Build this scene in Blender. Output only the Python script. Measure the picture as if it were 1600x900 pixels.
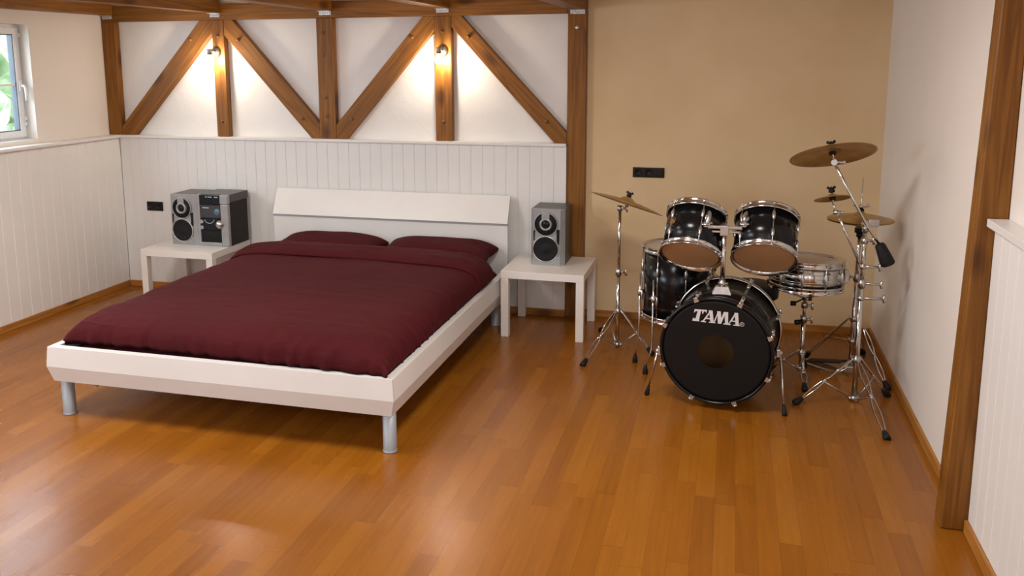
import bpy, bmesh, math, random
from mathutils import Vector, Matrix, noise
random.seed(7)
PI = math.pi
S = bpy.context.scene
for o in list(bpy.data.objects): bpy.data.objects.remove(o)
COL = S.collection

# ------------------------------------------------------------------ camera
FPX, CX, CY, CAMH = 1387.2, 756.8, 330.3, 1.83
YAW, PITCH, ROLL = .2702, .1690, -.0052
ROT = Matrix.Rotation(YAW, 3, 'Z') @ Matrix.Rotation(PI/2-PITCH, 3, 'X') @ Matrix.Rotation(ROLL, 3, 'Z')
cam = bpy.data.cameras.new('camera'); co = bpy.data.objects.new('camera', cam); COL.objects.link(co)
co.matrix_world = Matrix.Translation((0, 0, CAMH)) @ ROT.to_4x4()
cam.sensor_width = 36; cam.lens = FPX/1600*36
cam.shift_x = (800-CX)/1600; cam.shift_y = -(450-CY)/1600
cam.clip_start = .05
S.camera = co

# ------------------------------------------------------------------ light
w = bpy.data.worlds.new('world'); S.world = w; w.use_nodes = True
wn = w.node_tree.nodes; bg = wn['Background']
bg.inputs[0].default_value = (.82, .92, 1, 1); bg.inputs[1].default_value = 8
def area(name, loc, rot, sx, sy, power, col):
    l = bpy.data.lights.new(name, 'AREA'); l.shape = 'RECTANGLE'; l.size = sx; l.size_y = sy
    l.energy = power; l.color = col
    o = bpy.data.objects.new(name, l); COL.objects.link(o); o.location = loc; o.rotation_euler = rot
    return o
# added cool fills on closed walls out of view, standing in for daylight
area('fill_left', (-4.83, .9, 1.35), (0, -PI/2, 0), 1.5, 2.0, 105, (.80, .90, 1))
area('fill_rear', (-1.6, -2.45, 1.35), (PI/2, 0, 0), 3.2, 1.5, 15, (.88, .94, 1))
area('fill_right', (.94, -.4, 1.45), (0, PI/2, 0), 1.5, 2.4, 40, (.92, .96, 1))  # added from the right to brighten the left wall
# added warm fill under the ceiling behind the camera, no fixture there
area('ceiling_fill', (-1.7, -.6, 2.30), (0, 0, 0), 1.6, .5, 30, (1, .93, .84))
# two more added fills above the frame, evening out bed, floor and walls
for lx, lw in ((-3.35, 36), (-.6, 31)): area('ceiling_fill', (lx, 3.35, 2.31), (0, 0, 0), .5, .5, lw, (1, .95, .90))
S.view_settings.view_transform = 'Standard'; S.view_settings.look = 'None'
S.view_settings.gamma = 1; S.view_settings.use_curve_mapping = False
S.view_settings.exposure = 0.24
BULB = 265

# ------------------------------------------------------------------ placing helpers (photo pixel + known distance -> world point)
def ray(px, py): return ROT @ Vector(((px-CX)/FPX, -(py-CY)/FPX, -1))
def at(px, py, Y): r = ray(px, py); return Vector((0, 0, CAMH)) + r*(Y/r.y)
def atz(px, py, z=0): r = ray(px, py); return Vector((0, 0, CAMH)) + r*((z-CAMH)/r.z)

# ------------------------------------------------------------------ materials
def mat(name, col, rough=.5, metal=0, **k):
    m = bpy.data.materials.new(name); m.use_nodes = True
    b = m.node_tree.nodes['Principled BSDF']
    b.inputs['Base Color'].default_value = (*col, 1); b.inputs['Roughness'].default_value = rough
    b.inputs['Metallic'].default_value = metal
    for a, v in k.items(): b.inputs[a.replace('_', ' ')].default_value = v
    return m
def N(m, t, **k):
    n = m.node_tree.nodes.new(t)
    for a, v in k.items(): setattr(n, a, v)
    return n
def L(m, a, b): m.node_tree.links.new(a, b)
def P(m): return m.node_tree.nodes['Principled BSDF']
def noisy(m, c1, c2, scale=(1, 1, 1), nscale=5, detail=4, bump=0, bdist=.002, rough=None, lo=.3, hi=.7, bscale=None):
    tc = N(m, 'ShaderNodeTexCoord'); mp = N(m, 'ShaderNodeMapping'); mp.inputs['Scale'].default_value = scale
    L(m, tc.outputs['Object'], mp.inputs[0])
    n = N(m, 'ShaderNodeTexNoise'); n.inputs['Scale'].default_value = nscale; n.inputs['Detail'].default_value = detail
    L(m, mp.outputs[0], n.inputs['Vector'])
    r = N(m, 'ShaderNodeValToRGB'); e = r.color_ramp.elements
    e[0].position = lo; e[1].position = hi; e[0].color = (*c1, 1); e[1].color = (*c2, 1)
    L(m, n.outputs[0], r.inputs[0]); L(m, r.outputs[0], P(m).inputs['Base Color'])
    if bump:
        n2 = N(m, 'ShaderNodeTexNoise'); n2.inputs['Scale'].default_value = bscale or nscale*3; n2.inputs['Detail'].default_value = 5
        L(m, mp.outputs[0], n2.inputs['Vector'])
        b = N(m, 'ShaderNodeBump'); b.inputs['Strength'].default_value = bump; b.inputs['Distance'].default_value = bdist
        L(m, n2.outputs[0], b.inputs['Height']); L(m, b.outputs[0], P(m).inputs['Normal'])
    return m
M = {}
M['white_paint'] = noisy(mat('white_paint', (.8, .78, .75), .35), (.74, .725, .705), (.79, .775, .76), nscale=3, bump=.05)
M['wall_white'] = noisy(mat('wall_white', (.8, .76, .72), .8), (.77, .72, .67), (.81, .76, .71), nscale=1.6, bump=.15, bscale=60)
M['panel'] = noisy(mat('panel_white', (.8, .78, .76), .45), (.77, .76, .745), (.82, .81, .795), nscale=2, bump=.04)
M['plaster'] = noisy(mat('plaster', (.8, .78, .75), .9), (.78, .77, .755), (.83, .82, .81), nscale=3, bump=.9, bdist=.006, bscale=9)
M['ochre'] = noisy(mat('ochre_wall', (.6, .45, .27), .8), (.68, .49, .275), (.78, .595, .365), nscale=1.7, detail=8, bump=.12, bscale=40)
M['ceiling'] = mat('ceiling_white', (.85, .83, .8), .8)
def timber(name, c1, c2, c3):
    m = mat(name, c2, .5, 0, Specular_IOR_Level=.3); tc = N(m, 'ShaderNodeTexCoord'); oi = N(m, 'ShaderNodeObjectInfo')
    ad = N(m, 'ShaderNodeVectorMath', operation='ADD'); sc = N(m, 'ShaderNodeVectorMath', operation='SCALE'); sc.inputs[3].default_value = 1
    cb = N(m, 'ShaderNodeCombineXYZ'); mu = N(m, 'ShaderNodeMath', operation='MULTIPLY'); mu.inputs[1].default_value = 37
    L(m, oi.outputs['Random'], mu.inputs[0])
    for i in range(3): L(m, mu.outputs[0], cb.inputs[i])
    L(m, tc.outputs['Object'], ad.inputs[0]); L(m, cb.outputs[0], ad.inputs[1])
    mp = N(m, 'ShaderNodeMapping'); mp.inputs['Scale'].default_value = (9, 9, .55); L(m, ad.outputs[0], mp.inputs[0])
    n = N(m, 'ShaderNodeTexNoise'); n.inputs['Scale'].default_value = 1.3; n.inputs['Detail'].default_value = 2; n.inputs['Distortion'].default_value = .6
    L(m, mp.outputs[0], n.inputs['Vector'])
    wv = N(m, 'ShaderNodeMath', operation='MULTIPLY'); wv.inputs[1].default_value = 42; L(m, n.outputs[0], wv.inputs[0])
    si = N(m, 'ShaderNodeMath', operation='SINE'); L(m, wv.outputs[0], si.inputs[0])
    mp2 = N(m, 'ShaderNodeMapping'); mp2.inputs['Scale'].default_value = (90, 90, 3); L(m, ad.outputs[0], mp2.inputs[0])
    n2 = N(m, 'ShaderNodeTexNoise'); n2.inputs['Scale'].default_value = 1; n2.inputs['Detail'].default_value = 3; L(m, mp2.outputs[0], n2.inputs['Vector'])
    a1 = N(m, 'ShaderNodeMath', operation='MULTIPLY_ADD'); a1.inputs[1].default_value = .16; a1.inputs[2].default_value = .1; L(m, si.outputs[0], a1.inputs[0])
    a2 = N(m, 'ShaderNodeMath', operation='ADD'); L(m, a1.outputs[0], a2.inputs[0]); L(m, n2.outputs[0], a2.inputs[1])
    r = N(m, 'ShaderNodeValToRGB'); e = r.color_ramp.elements; e[0].position = .3; e[0].color = (*c1, 1); e[1].position = .9; e[1].color = (*c3, 1)
    x = e.new(.6); x.color = (*c2, 1)
    L(m, a2.outputs[0], r.inputs[0]); 
    # knots
    vo = N(m, 'ShaderNodeTexVoronoi'); vo.inputs['Scale'].default_value = 1; mp3 = N(m, 'ShaderNodeMapping'); mp3.inputs['Scale'].default_value = (6, 6, 2.6)
    L(m, ad.outputs[0], mp3.inputs[0]); L(m, mp3.outputs[0], vo.inputs['Vector'])
    kr = N(m, 'ShaderNodeValToRGB'); ke = kr.color_ramp.elements; ke[0].position = .10; ke[0].color = (.35, .3, .28, 1); ke[1].position = .26; ke[1].color = (1, 1, 1, 1)
    L(m, vo.outputs['Distance'], kr.inputs[0])
    mx = N(m, 'ShaderNodeMix', data_type='RGBA', blend_type='MULTIPLY'); mx.inputs[0].default_value = .9
    L(m, r.outputs[0], mx.inputs[6]); L(m, kr.outputs[0], mx.inputs[7]); L(m, mx.outputs[2], P(m).inputs['Base Color'])
    b = N(m, 'ShaderNodeBump'); b.inputs['Strength'].default_value = .25; b.inputs['Distance'].default_value = .002
    L(m, a2.outputs[0], b.inputs['Height']); L(m, b.outputs[0], P(m).inputs['Normal'])
    return m
M['timber'] = timber('timber', (.155, .056, .007), (.22, .084, .010), (.27, .112, .016))
M['peg'] = mat('peg_wood', (.20, .09, .025), .6)
M['skirting'] = timber('skirting_wood', (.32, .125, .022), (.40, .165, .032), (.46, .21, .05))
def floor_mat():
    m = mat('floor_laminate', (.5, .22, .06), .3, 0, Specular_IOR_Level=.38); tc = N(m, 'ShaderNodeTexCoord'); sp = N(m, 'ShaderNodeSeparateXYZ'); L(m, tc.outputs['Object'], sp.inputs[0])
    def mth(op, a, b=None, c=None):
        n = N(m, 'ShaderNodeMath', operation=op)
        for i, v in enumerate((a, b, c)):
            if v is None: continue
            if hasattr(v, 'links'): L(m, v, n.inputs[i])
            else: n.inputs[i].default_value = v
        return n.outputs[0]
    u = mth('DIVIDE', sp.outputs[0], .082); ui = mth('FLOOR', u); uf = mth('FRACT', u)
    wn1 = N(m, 'ShaderNodeTexWhiteNoise', noise_dimensions='1D'); L(m, ui, wn1.inputs['W'])
    ln = mth('MULTIPLY_ADD', wn1.outputs[0], .5, .62)
    v = mth('ADD', mth('DIVIDE', sp.outputs[1], ln), mth('MULTIPLY', wn1.outputs[0], 17.3)); vi = mth('FLOOR', v); vf = mth('FRACT', v)
    cb = N(m, 'ShaderNodeCombineXYZ'); L(m, ui, cb.inputs[0]); L(m, vi, cb.inputs[1])
    wn2 = N(m, 'ShaderNodeTexWhiteNoise', noise_dimensions='2D'); L(m, cb.outputs[0], wn2.inputs['Vector'])
    # grain
    off = N(m, 'ShaderNodeVectorMath', operation='MULTIPLY_ADD'); off.inputs[1].default_value = (50, 50, 50); L(m, wn2.outputs['Color'], off.inputs[0]); L(m, tc.outputs['Object'], off.inputs[2])
    mp = N(m, 'ShaderNodeMapping'); mp.inputs['Scale'].default_value = (55, 2.4, 1); L(m, off.outputs[0], mp.inputs[0])
    n1 = N(m, 'ShaderNodeTexNoise'); n1.inputs['Scale'].default_value = 1; n1.inputs['Detail'].default_value = 4; n1.inputs['Distortion'].default_value = .4; L(m, mp.outputs[0], n1.inputs['Vector'])
    mp2 = N(m, 'ShaderNodeMapping'); mp2.inputs['Scale'].default_value = (10, 1.6, 1); L(m, off.outputs[0], mp2.inputs[0])
    n3 = N(m, 'ShaderNodeTexNoise'); n3.inputs['Scale'].default_value = 1; n3.inputs['Detail'].default_value = 2; L(m, mp2.outputs[0], n3.inputs['Vector'])
    f = mth('ADD', mth('MULTIPLY_ADD', wn2.outputs[0], .37, .025), mth('ADD', mth('MULTIPLY', n1.outputs[0], .45), mth('MULTIPLY', n3.outputs[0], .3)))
    r = N(m, 'ShaderNodeValToRGB'); e = r.color_ramp.elements; e[0].position = .25; e[0].color = (.20, .062, .004, 1); e[1].position = .95; e[1].color = (.335, .126, .011, 1)
    x = e.new(.6); x.color = (.275, .092, .0062, 1); L(m, f, r.inputs[0])
    # thin gaps
    g1 = mth('LESS_THAN', mth('ABSOLUTE', mth('SUBTRACT', uf, .5)), .489)
    g2 = mth('LESS_THAN', mth('ABSOLUTE', mth('SUBTRACT', vf, .5)), .4975)
    g = mth('MULTIPLY_ADD', mth('MULTIPLY', g1, g2), .28, .72)
    mx = N(m, 'ShaderNodeMix', data_type='RGBA', blend_type='MULTIPLY'); mx.inputs[0].default_value = 1
    L(m, r.outputs[0], mx.inputs[6]); L(m, g, mx.inputs[7]); L(m, mx.outputs[2], P(m).inputs['Base Color'])
    L(m, mth('MULTIPLY_ADD', n3.outputs[0], .10, .215), P(m).inputs['Roughness'])
    b = N(m, 'ShaderNodeBump'); b.inputs['Strength'].default_value = .12; b.inputs['Distance'].default_value = .001; L(m, n1.outputs[0], b.inputs['Height']); L(m, b.outputs[0], P(m).inputs['Normal'])
    return m
M['floor'] = floor_mat()
def cloth(name, c1, c2):
    m = noisy(mat(name, c1, .78), c1, c2, nscale=1.2)
    P(m).inputs['Sheen Weight'].default_value = 0.0; P(m).inputs['Sheen Roughness'].default_value = .4; P(m).inputs['Sheen Tint'].default_value = (.8, .3, .35, 1)
    P(m).inputs['Specular IOR Level'].default_value = .12
    tc = N(m, 'ShaderNodeTexCoord'); mp = N(m, 'ShaderNodeMapping'); mp.inputs['Scale'].default_value = (2.2, 9, 3); L(m, tc.outputs['Object'], mp.inputs[0])
    n = N(m, 'ShaderNodeTexNoise'); n.inputs['Scale'].default_value = 2.2; n.inputs['Detail'].default_value = 5; n.inputs['Distortion'].default_value = .8; L(m, mp.outputs[0], n.inputs['Vector'])
    b = N(m, 'ShaderNodeBump'); b.inputs['Strength'].default_value = .7; b.inputs['Distance'].default_value = .018; L(m, n.outputs[0], b.inputs['Height']); L(m, b.outputs[0], P(m).inputs['Normal'])
    return m
M['burgundy'] = cloth('burgundy_cotton', (.053, .0050, .0070), (.070, .0066, .0095))
M['laminate'] = noisy(mat('white_laminate', (.8, .77, .73), .3), (.77, .735, .69), (.80, .765, .72), nscale=2)
M['alu'] = mat('brushed_metal', (.34, .36, .39), .5, .35)
M['grey_strip'] = mat('grey_strip', (.38, .38, .39), .4, .5)
M['chrome'] = mat('chrome', (.62, .61, .60), .12, 1)
M['chrome_soft'] = noisy(mat('chrome_soft', (.55, .54, .53), .28, 1), (.50, .49, .48), (.62, .61, .60), nscale=30)
M['black_lacquer'] = mat('black_lacquer', (.005, .005, .006), .2, 0, Specular_IOR_Level=.3)
M['black_head'] = mat('black_drum_head', (.006, .005, .005), .5, 0, Specular_IOR_Level=.2)
M['black_rubber'] = noisy(mat('black_rubber', (.012, .012, .012), .55, 0, Specular_IOR_Level=.2), (.010, .010, .010), (.018, .017, .017), nscale=40)
M['black_plastic'] = mat('black_plastic', (.012, .012, .013), .35, 0, Specular_IOR_Level=.2)
M['socket_black'] = mat('socket_black', (.018, .012, .010), .4, 0, Specular_IOR_Level=.2)
M['head_tan'] = noisy(mat('clear_drum_head', (.30, .15, .06), .3), (.40, .225, .10), (.50, .29, .14), nscale=4)
M['head_white'] = noisy(mat('coated_drum_head', (.5, .42, .33), .5), (.48, .39, .30), (.56, .47, .37), nscale=5)
M['shell_inside'] = noisy(mat('shell_wood', (.30, .13, .035), .6), (.25, .10, .025), (.36, .16, .05), scale=(1, 1, 12), nscale=3)
M['logo'] = mat('silver_lettering', (.62, .60, .60), .45)
M['gold'] = mat('gold_badge', (.35, .18, .05), .35, .8)
def brass():
    m = mat('cymbal_bronze', (.36, .22, .075), .38, .6); tc = N(m, 'ShaderNodeTexCoord'); ln = N(m, 'ShaderNodeVectorMath', operation='LENGTH')
    mpx = N(m, 'ShaderNodeMapping'); mpx.inputs['Scale'].default_value = (1, 1, 0); L(m, tc.outputs['Object'], mpx.inputs[0]); L(m, mpx.outputs[0], ln.inputs[0])
    mu = N(m, 'ShaderNodeMath', operation='MULTIPLY'); mu.inputs[1].default_value = 900; L(m, ln.outputs['Value'], mu.inputs[0])
    si = N(m, 'ShaderNodeMath', operation='SINE'); L(m, mu.outputs[0], si.inputs[0])
    b = N(m, 'ShaderNodeBump'); b.inputs['Strength'].default_value = .25; b.inputs['Distance'].default_value = .0006; L(m, si.outputs[0], b.inputs['Height']); L(m, b.outputs[0], P(m).inputs['Normal'])
    n = N(m, 'ShaderNodeTexNoise'); n.inputs['Scale'].default_value = 9; L(m, tc.outputs['Object'], n.inputs['Vector'])
    r = N(m, 'ShaderNodeValToRGB'); r.color_ramp.elements[0].position = .35; r.color_ramp.elements[0].color = (.36, .215, .07, 1); r.color_ramp.elements[1].position = .7; r.color_ramp.elements[1].color = (.56, .37, .14, 1)
    L(m, n.outputs[0], r.inputs[0]); L(m, r.outputs[0], P(m).inputs['Base Color'])
    return m
M['bronze'] = brass()
M['speaker_silver'] = noisy(mat('silver_plastic', (.33, .33, .34), .35, .5), (.34, .35, .36), (.40, .41, .42), nscale=20)
M['speaker_cab'] = noisy(mat('speaker_cabinet', (.085, .08, .078), .4, .3), (.075, .070, .068), (.10, .094, .09), scale=(30, 2, 2), nscale=3)
M['stereo_side'] = mat('stereo_case', (.018, .014, .012), .45, 0, Specular_IOR_Level=.2)
M['cone'] = noisy(mat('speaker_cone', (.010, .010, .011), .6, 0, Specular_IOR_Level=.2), (.008, .008, .009), (.014, .014, .016), nscale=30)
M['glossblack'] = mat('gloss_black', (.010, .013, .018), .1, 0, Specular_IOR_Level=.2)
M['display'] = mat('display_glass', (.012, .018, .03), .06, 0, Coat_Weight=1)
M['lightprint'] = mat('light_print', (.6, .63, .68), .4)
M['lamp_metal'] = mat('lamp_metal', (.28, .25, .22), .3, .9)
m = mat('bulb_glow', (1, .9, .75), .2); P(m).inputs['Emission Color'].default_value = (1, .82, .62, 1); P(m).inputs['Emission Strength'].default_value = BULB; M['bulb'] = m
M['pvc'] = mat('white_window_plastic', (.80, .82, .84), .3)
M['gasket'] = mat('window_gasket', (.05, .07, .10), .4)
M['handle'] = mat('window_handle', (.78, .79, .8), .25)
m = mat('window_glass', (.95, .98, 1), .02, 0, Transmission_Weight=1, IOR=1.05); M['glass'] = m
M['zinc'] = noisy(mat('zinc', (.6, .6, .6), .35, .8), (.35, .35, .36), (.7, .7, .7), nscale=60)
M['leaf'] = noisy(mat('leaves', (.25, .42, .12), .7), (.07, .13, .04), (.24, .29, .18), nscale=9, detail=6)
M['outside_white'] = mat('outside_render', (.85, .87, .88), .8)

# ------------------------------------------------------------------ geometry helpers
def BM(): return bmesh.new()
def box(bm, lo, hi, bev=0):
    r = bmesh.ops.create_cube(bm, size=1); v = r['verts']
    c = [(a+b)/2 for a, b in zip(lo, hi)]; s = [abs(b-a) for a, b in zip(lo, hi)]
    for q in v: q.co = Vector((q.co.x*s[0]+c[0], q.co.y*s[1]+c[1], q.co.z*s[2]+c[2]))
    if bev:
        es = list({e for q in v for e in q.link_edges})
        bmesh.ops.bevel(bm, geom=es, offset=bev, segments=2, affect='EDGES', profile=.6)
    return v
def frame_for(d):
    d = d.normalized(); u = Vector((0, 0, 1)) if abs(d.z) < .95 else Vector((1, 0, 0))
    x = d.cross(u).normalized(); y = d.cross(x).normalized(); return x, y
def tube(bm, pts, r, seg=12, caps=True):
    pts = [Vector(p) for p in pts]; rs = r if isinstance(r, (list, tuple)) else [r]*len(pts)
    rings = []; x = None
    for i, p in enumerate(pts):
        d = (pts[min(i+1, len(pts)-1)]-pts[max(i-1, 0)])
        if x is None: x, y = frame_for(d)
        else:
            dn = d.normalized(); x = (x-dn*x.dot(dn)).normalized(); y = dn.cross(x)
        rings.append([bm.verts.new(p+(x*math.cos(2*PI*k/seg)+y*math.sin(2*PI*k/seg))*rs[i]) for k in range(seg)])
    for a, b in zip(rings, rings[1:]):
        for k in range(seg):
            f = bm.faces.new((a[k], a[(k+1) % seg], b[(k+1) % seg], b[k])); f.smooth = True
    if caps: bm.faces.new(rings[0][::-1]); bm.faces.new(rings[-1])
def lathe(bm, prof, mtx=None, seg=48, closed=False, smooth=True):
    mtx = mtx or Matrix(); rings = []
    for r, z in prof:
        if r < 1e-6: rings.append([bm.verts.new(mtx @ Vector((0, 0, z)))])
        else: rings.append([bm.verts.new(mtx @ Vector((r*math.cos(2*PI*k/seg), r*math.sin(2*PI*k/seg), z))) for k in range(seg)])
    pr = list(zip(rings, rings[1:])) + ([(rings[-1], rings[0])] if closed else [])
    for a, b in pr:
        for k in range(seg):
            k2 = (k+1) % seg
            try:
                if len(a) == 1 and len(b) == 1: break
                if len(a) == 1: f = bm.faces.new((a[0], b[k2], b[k]))
                elif len(b) == 1: f = bm.faces.new((a[k], a[k2], b[0]))
                else: f = bm.faces.new((a[k], a[k2], b[k2], b[k]))
                f.smooth = smooth
            except ValueError: pass
def axm(p, d):
    """matrix whose local z runs along d, origin at p"""
    x, y = frame_for(Vector(d)); d = Vector(d).normalized(); y = d.cross(x)
    return Matrix.Translation(Vector(p)) @ Matrix((x, y, d)).transposed().to_4x4()
def prism(bm, poly, a, b, axis='y'):
    """extrude a 2-D outline (x,z) from y=a to y=b (axis x: outline is (y,z))"""
    f = (lambda p, t: (p[0], t, p[1])) if axis == 'y' else (lambda p, t: (t, p[0], p[1]))
    A = [bm.verts.new(f(p, a)) for p in poly]; B = [bm.verts.new(f(p, b)) for p in poly]; n = len(poly)
    bm.faces.new(A); bm.faces.new(B[::-1])
    for i in range(n): bm.faces.new((A[i], B[i], B[(i+1) % n], A[(i+1) % n]))
def sph(bm, c, r, sc=(1, 1, 1), seg=16):
    v = bmesh.ops.create_uvsphere(bm, u_segments=seg, v_segments=seg//2, radius=r)['verts']
    for q in v: q.co = Vector(c)+Vector((q.co.x*sc[0], q.co.y*sc[1], q.co.z*sc[2]))
    for f in {f for q in v for f in q.link_faces}: f.smooth = True
def obj(name, bm, m, parent=None, world=True, loc=None):
    bmesh.ops.recalc_face_normals(bm, faces=bm.faces)
    if parent is not None and world:
        p = parent; off = Vector()
        while p is not None: off += Vector(p.location); p = p.parent
        bmesh.ops.translate(bm, vec=-off, verts=bm.verts)
    me = bpy.data.meshes.new(name); 
    if loc is not None and parent is None: bmesh.ops.translate(bm, vec=-Vector(loc), verts=bm.verts)
    bm.to_mesh(me); bm.free(); me.materials.append(M[m] if isinstance(m, str) else m)
    o = bpy.data.objects.new(name, me); COL.objects.link(o)
    if loc is not None and parent is None: o.location = loc
    if parent: o.parent = parent
    return o
def tag(o, label, cat, group=None):
    o['label'] = label; o['category'] = cat
    if group: o['group'] = group
    return o
def thing(name, label, cat, loc, group=None):
    o = bpy.data.objects.new(name, None); COL.objects.link(o); o.location = loc; o.empty_display_size = .05
    return tag(o, label, cat, group)
def struct(name, bm, m, parent=None):
    o = obj(name, bm, m, parent); 
    if parent is None: o['kind'] = 'structure'
    return o
def copy_tree(o, parent=None):
    c = o.copy(); COL.objects.link(c)
    if parent: c.parent = parent
    for ch in list(o.children): copy_tree(ch, c)
    return c

# ================================================================== STRUCTURE
XL, XLU, XR, YB = -4.75, -4.85, .957, 6.125      # left panel face, left upper wall, right wall, back panel face
YP, YO, ZC = 6.19, 6.19, 2.33
bm = BM(); box(bm, (-5.03, -2.6, -.06), (1.3, 6.5, 0)); struct('floor', bm, 'floor')
bm = BM(); box(bm, (-5.03, -2.6, ZC), (1.3, 6.5, ZC+.08)); struct('ceiling', bm, 'ceiling')
# back wall: textured white plaster behind the frame, ochre wall to its right
bm = BM(); box(bm, (-5.03, YP, -.06), (-.97, 6.5, ZC)); struct('wall_back', bm, 'plaster')
bm = BM(); box(bm, (-.968, YO, -.06), (1.3, 6.5, ZC)); struct('wall_back_ochre', bm, 'ochre')
# left wall with the window opening
WY0, WY1, WZ0, WZ1 = 4.15, 5.355, 1.275, 2.097
bm = BM()
box(bm, (-5.03, -2.6, -.0), (XLU, WY0, ZC)); box(bm, (-5.03, WY1, 0), (XLU, YP, ZC))
box(bm, (-5.03, WY0, 0), (XLU, WY1, WZ0)); box(bm, (-5.03, WY0, WZ1), (XLU, WY1, ZC))
struct('wall_left', bm, 'wall_white')
# right wall
bm = BM(); box(bm, (XR, 3.74, 0), (1.3, YO, ZC)); struct('wall_right', bm, 'wall_white')
bm = BM(); box(bm, (1.0, -2.6, 0), (1.3, 3.735, ZC)); struct('wall_right_front', bm, 'wall_white')
bm = BM(); box(bm, (-5.03, -2.75, 0), (1.3, -2.6, ZC)); struct('wall_front', bm, 'wall_white')
# tongue and groove panelling
def panelling(name, a, b, z0, z1, face, back, plane, pitch=.0875):
    g, d = .004, .004; prof = []
    n = int(round((b-a)/pitch)); p = (b-a)/n
    prof.append((a, face))
    for i in range(1, n):
        c = a+i*p
        prof += [(c-g, face), (c, face+(d if back > face else -d)), (c+g, face)]
    prof.append((b, face)); prof += [(b, back), (a, back)]
    bm = BM()
    f = (lambda q, z: (q[0], q[1], z)) if plane == 'y' else (lambda q, z: (q[1], q[0], z))
    A = [bm.verts.new(f(q, z0)) for q in prof]; B = [bm.verts.new(f(q, z1)) for q in prof]; k = len(prof)
    bm.faces.new(A); bm.faces.new(B)
    for i in range(k): bm.faces.new((A[i], A[(i+1) % k], B[(i+1) % k], B[i]))
    return struct(name, bm, 'panel')
panelling('trim_1', XL+.003, -1.099, 0.0, 1.228, YB, YP-.001, 'y')
panelling('trim_2', -2.2, YB-.001, 0.0, 1.228, XL, XLU+.001, 'x', .098)
panelling('trim_3', -2.2, 3.592, 0.0, 1.215, .955, .999, 'x', .098)
bm = BM(); box(bm, (XL+.022, YB-.02, 1.2285), (-1.099, YP-.001, 1.25), .003); struct('trim_4', bm, 'white_paint')
bm = BM(); box(bm, (XLU+.001, -2.2, 1.2285), (XL+.02, YB+.064, 1.25), .003); struct('trim_5', bm, 'white_paint')
bm = BM(); box(bm, (.925, -2.2, 1.2155), (.999, 3.592, 1.245), .003); struct('trim_6', bm, 'white_paint')
# baseboards
def base(name, lo, hi, axis):
    bm = BM(); c = (Vector(lo)+Vector(hi))/2; ln = (hi[0]-lo[0]) if axis == 'x' else (hi[1]-lo[1])
    t = (hi[1]-lo[1]) if axis == 'x' else (hi[0]-lo[0]); h = hi[2]-lo[2]
    box(bm, (-h/2, -t/2, -ln/2), (h/2, t/2, ln/2), .004)
    o = obj(name, bm, 'skirting'); o['kind'] = 'structure'; o.location = c
    o.rotation_euler = (0, PI/2, 0) if axis == 'x' else Matrix(((0, 1, 0), (0, 0, 1), (1, 0, 0))).to_euler()
    return o
base('baseboard_back', (XL+.016, YB-.015, 0), (-1.1, YB-.0005, .05), 'x')
base('baseboard_back_right', (-.962, YO-.015, 0), (XR-.016, YO-.0005, .05), 'x')
base('baseboard_left', (XL+.0005, -2.2, 0), (XL+.015, YB-.0155, .05), 'y')
base('baseboard_right', (XR-.014, 3.72, 0), (XR-.0005, YO-.001, .055), 'y')
base('baseboard_right_front', (.940, -2.2, 0), (.9545, 3.588, .055), 'y')

# window ------------------------------------------------------------
win = bpy.data.objects.new('window_1', None); COL.objects.link(win); win['kind'] = 'structure'; win.location = (-4.95, (WY0+WY1)/2, WZ0)
def ring_box(bm, y0, y1, z0, z1, wd, x0, x1, bev=.004):
    box(bm, (x0, y0, z0), (x1, y0+wd, z1), bev); box(bm, (x0, y1-wd, z0), (x1, y1, z1), bev)
    box(bm, (x0, y0+wd, z0), (x1, y1-wd, z0+wd), bev); box(bm, (x0, y0+wd, z1-wd), (x1, y1-wd, z1), bev)
bm = BM(); ring_box(bm, WY0+.001, WY1-.001, WZ0+.001, WZ1-.001, .03, -4.99, -4.935); obj('window_frame', bm, 'pvc', win)
bm = BM(); ring_box(bm, WY0+.022, WY1-.022, WZ0+.022, WZ1-.022, .048, -4.975, -4.922); obj('window_sash', bm, 'pvc', win)
bm = BM(); ring_box(bm, WY0+.0685, WY1-.0685, WZ0+.0685, WZ1-.0685, .008, -4.972, -4.928, 0); obj('gasket', bm, 'gasket', win)
bm = BM(); box(bm, (-4.955, WY0+.076, WZ0+.076), (-4.951, WY1-.076, WZ1-.076)); obj('pane', bm, 'glass', win)
bm = BM(); box(bm, (-4.966, WY0+.07, 1.663), (-4.932, WY1-.07, 1.683), .003); box(bm, (-4.966, 4.742, WZ0+.07), (-4.932, 4.762, WZ1-.07), .003); obj('glazing_bar', bm, 'pvc', win)
bm = BM(); hy = WY1-.045
box(bm, (-4.922, hy-.014, 1.63), (-4.912, hy+.014, 1.70), .004); tube(bm, [(-4.915, hy, 1.665), (-4.885, hy, 1.665)], .009)
tube(bm, [(-4.888, hy, 1.668), (-4.88, hy+.004, 1.65), (-4.878, hy+.006, 1.60), (-4.882, hy+.006, 1.56)], [.010, .011, .010, .008]); obj('window_handle', bm, 'handle', win)
bm = BM()
for z in (WZ0+.10, WZ0+.14, WZ1-.09): box(bm, (-4.924, WY1-.028, z), (-4.912, WY1-.014, z+.03), .003)
obj('hinge', bm, 'handle', win)
bm = BM(); box(bm, (-5.03, WY1-.001, WZ0), (-4.992, WY1, WZ1)); struct('trim_7', bm, 'outside_white')
bm = BM(); box(bm, (-4.93, WY0, WZ0-.003), (XLU+.002, WY1, WZ0+.008), .002); struct('trim_8', bm, 'white_paint')
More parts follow.
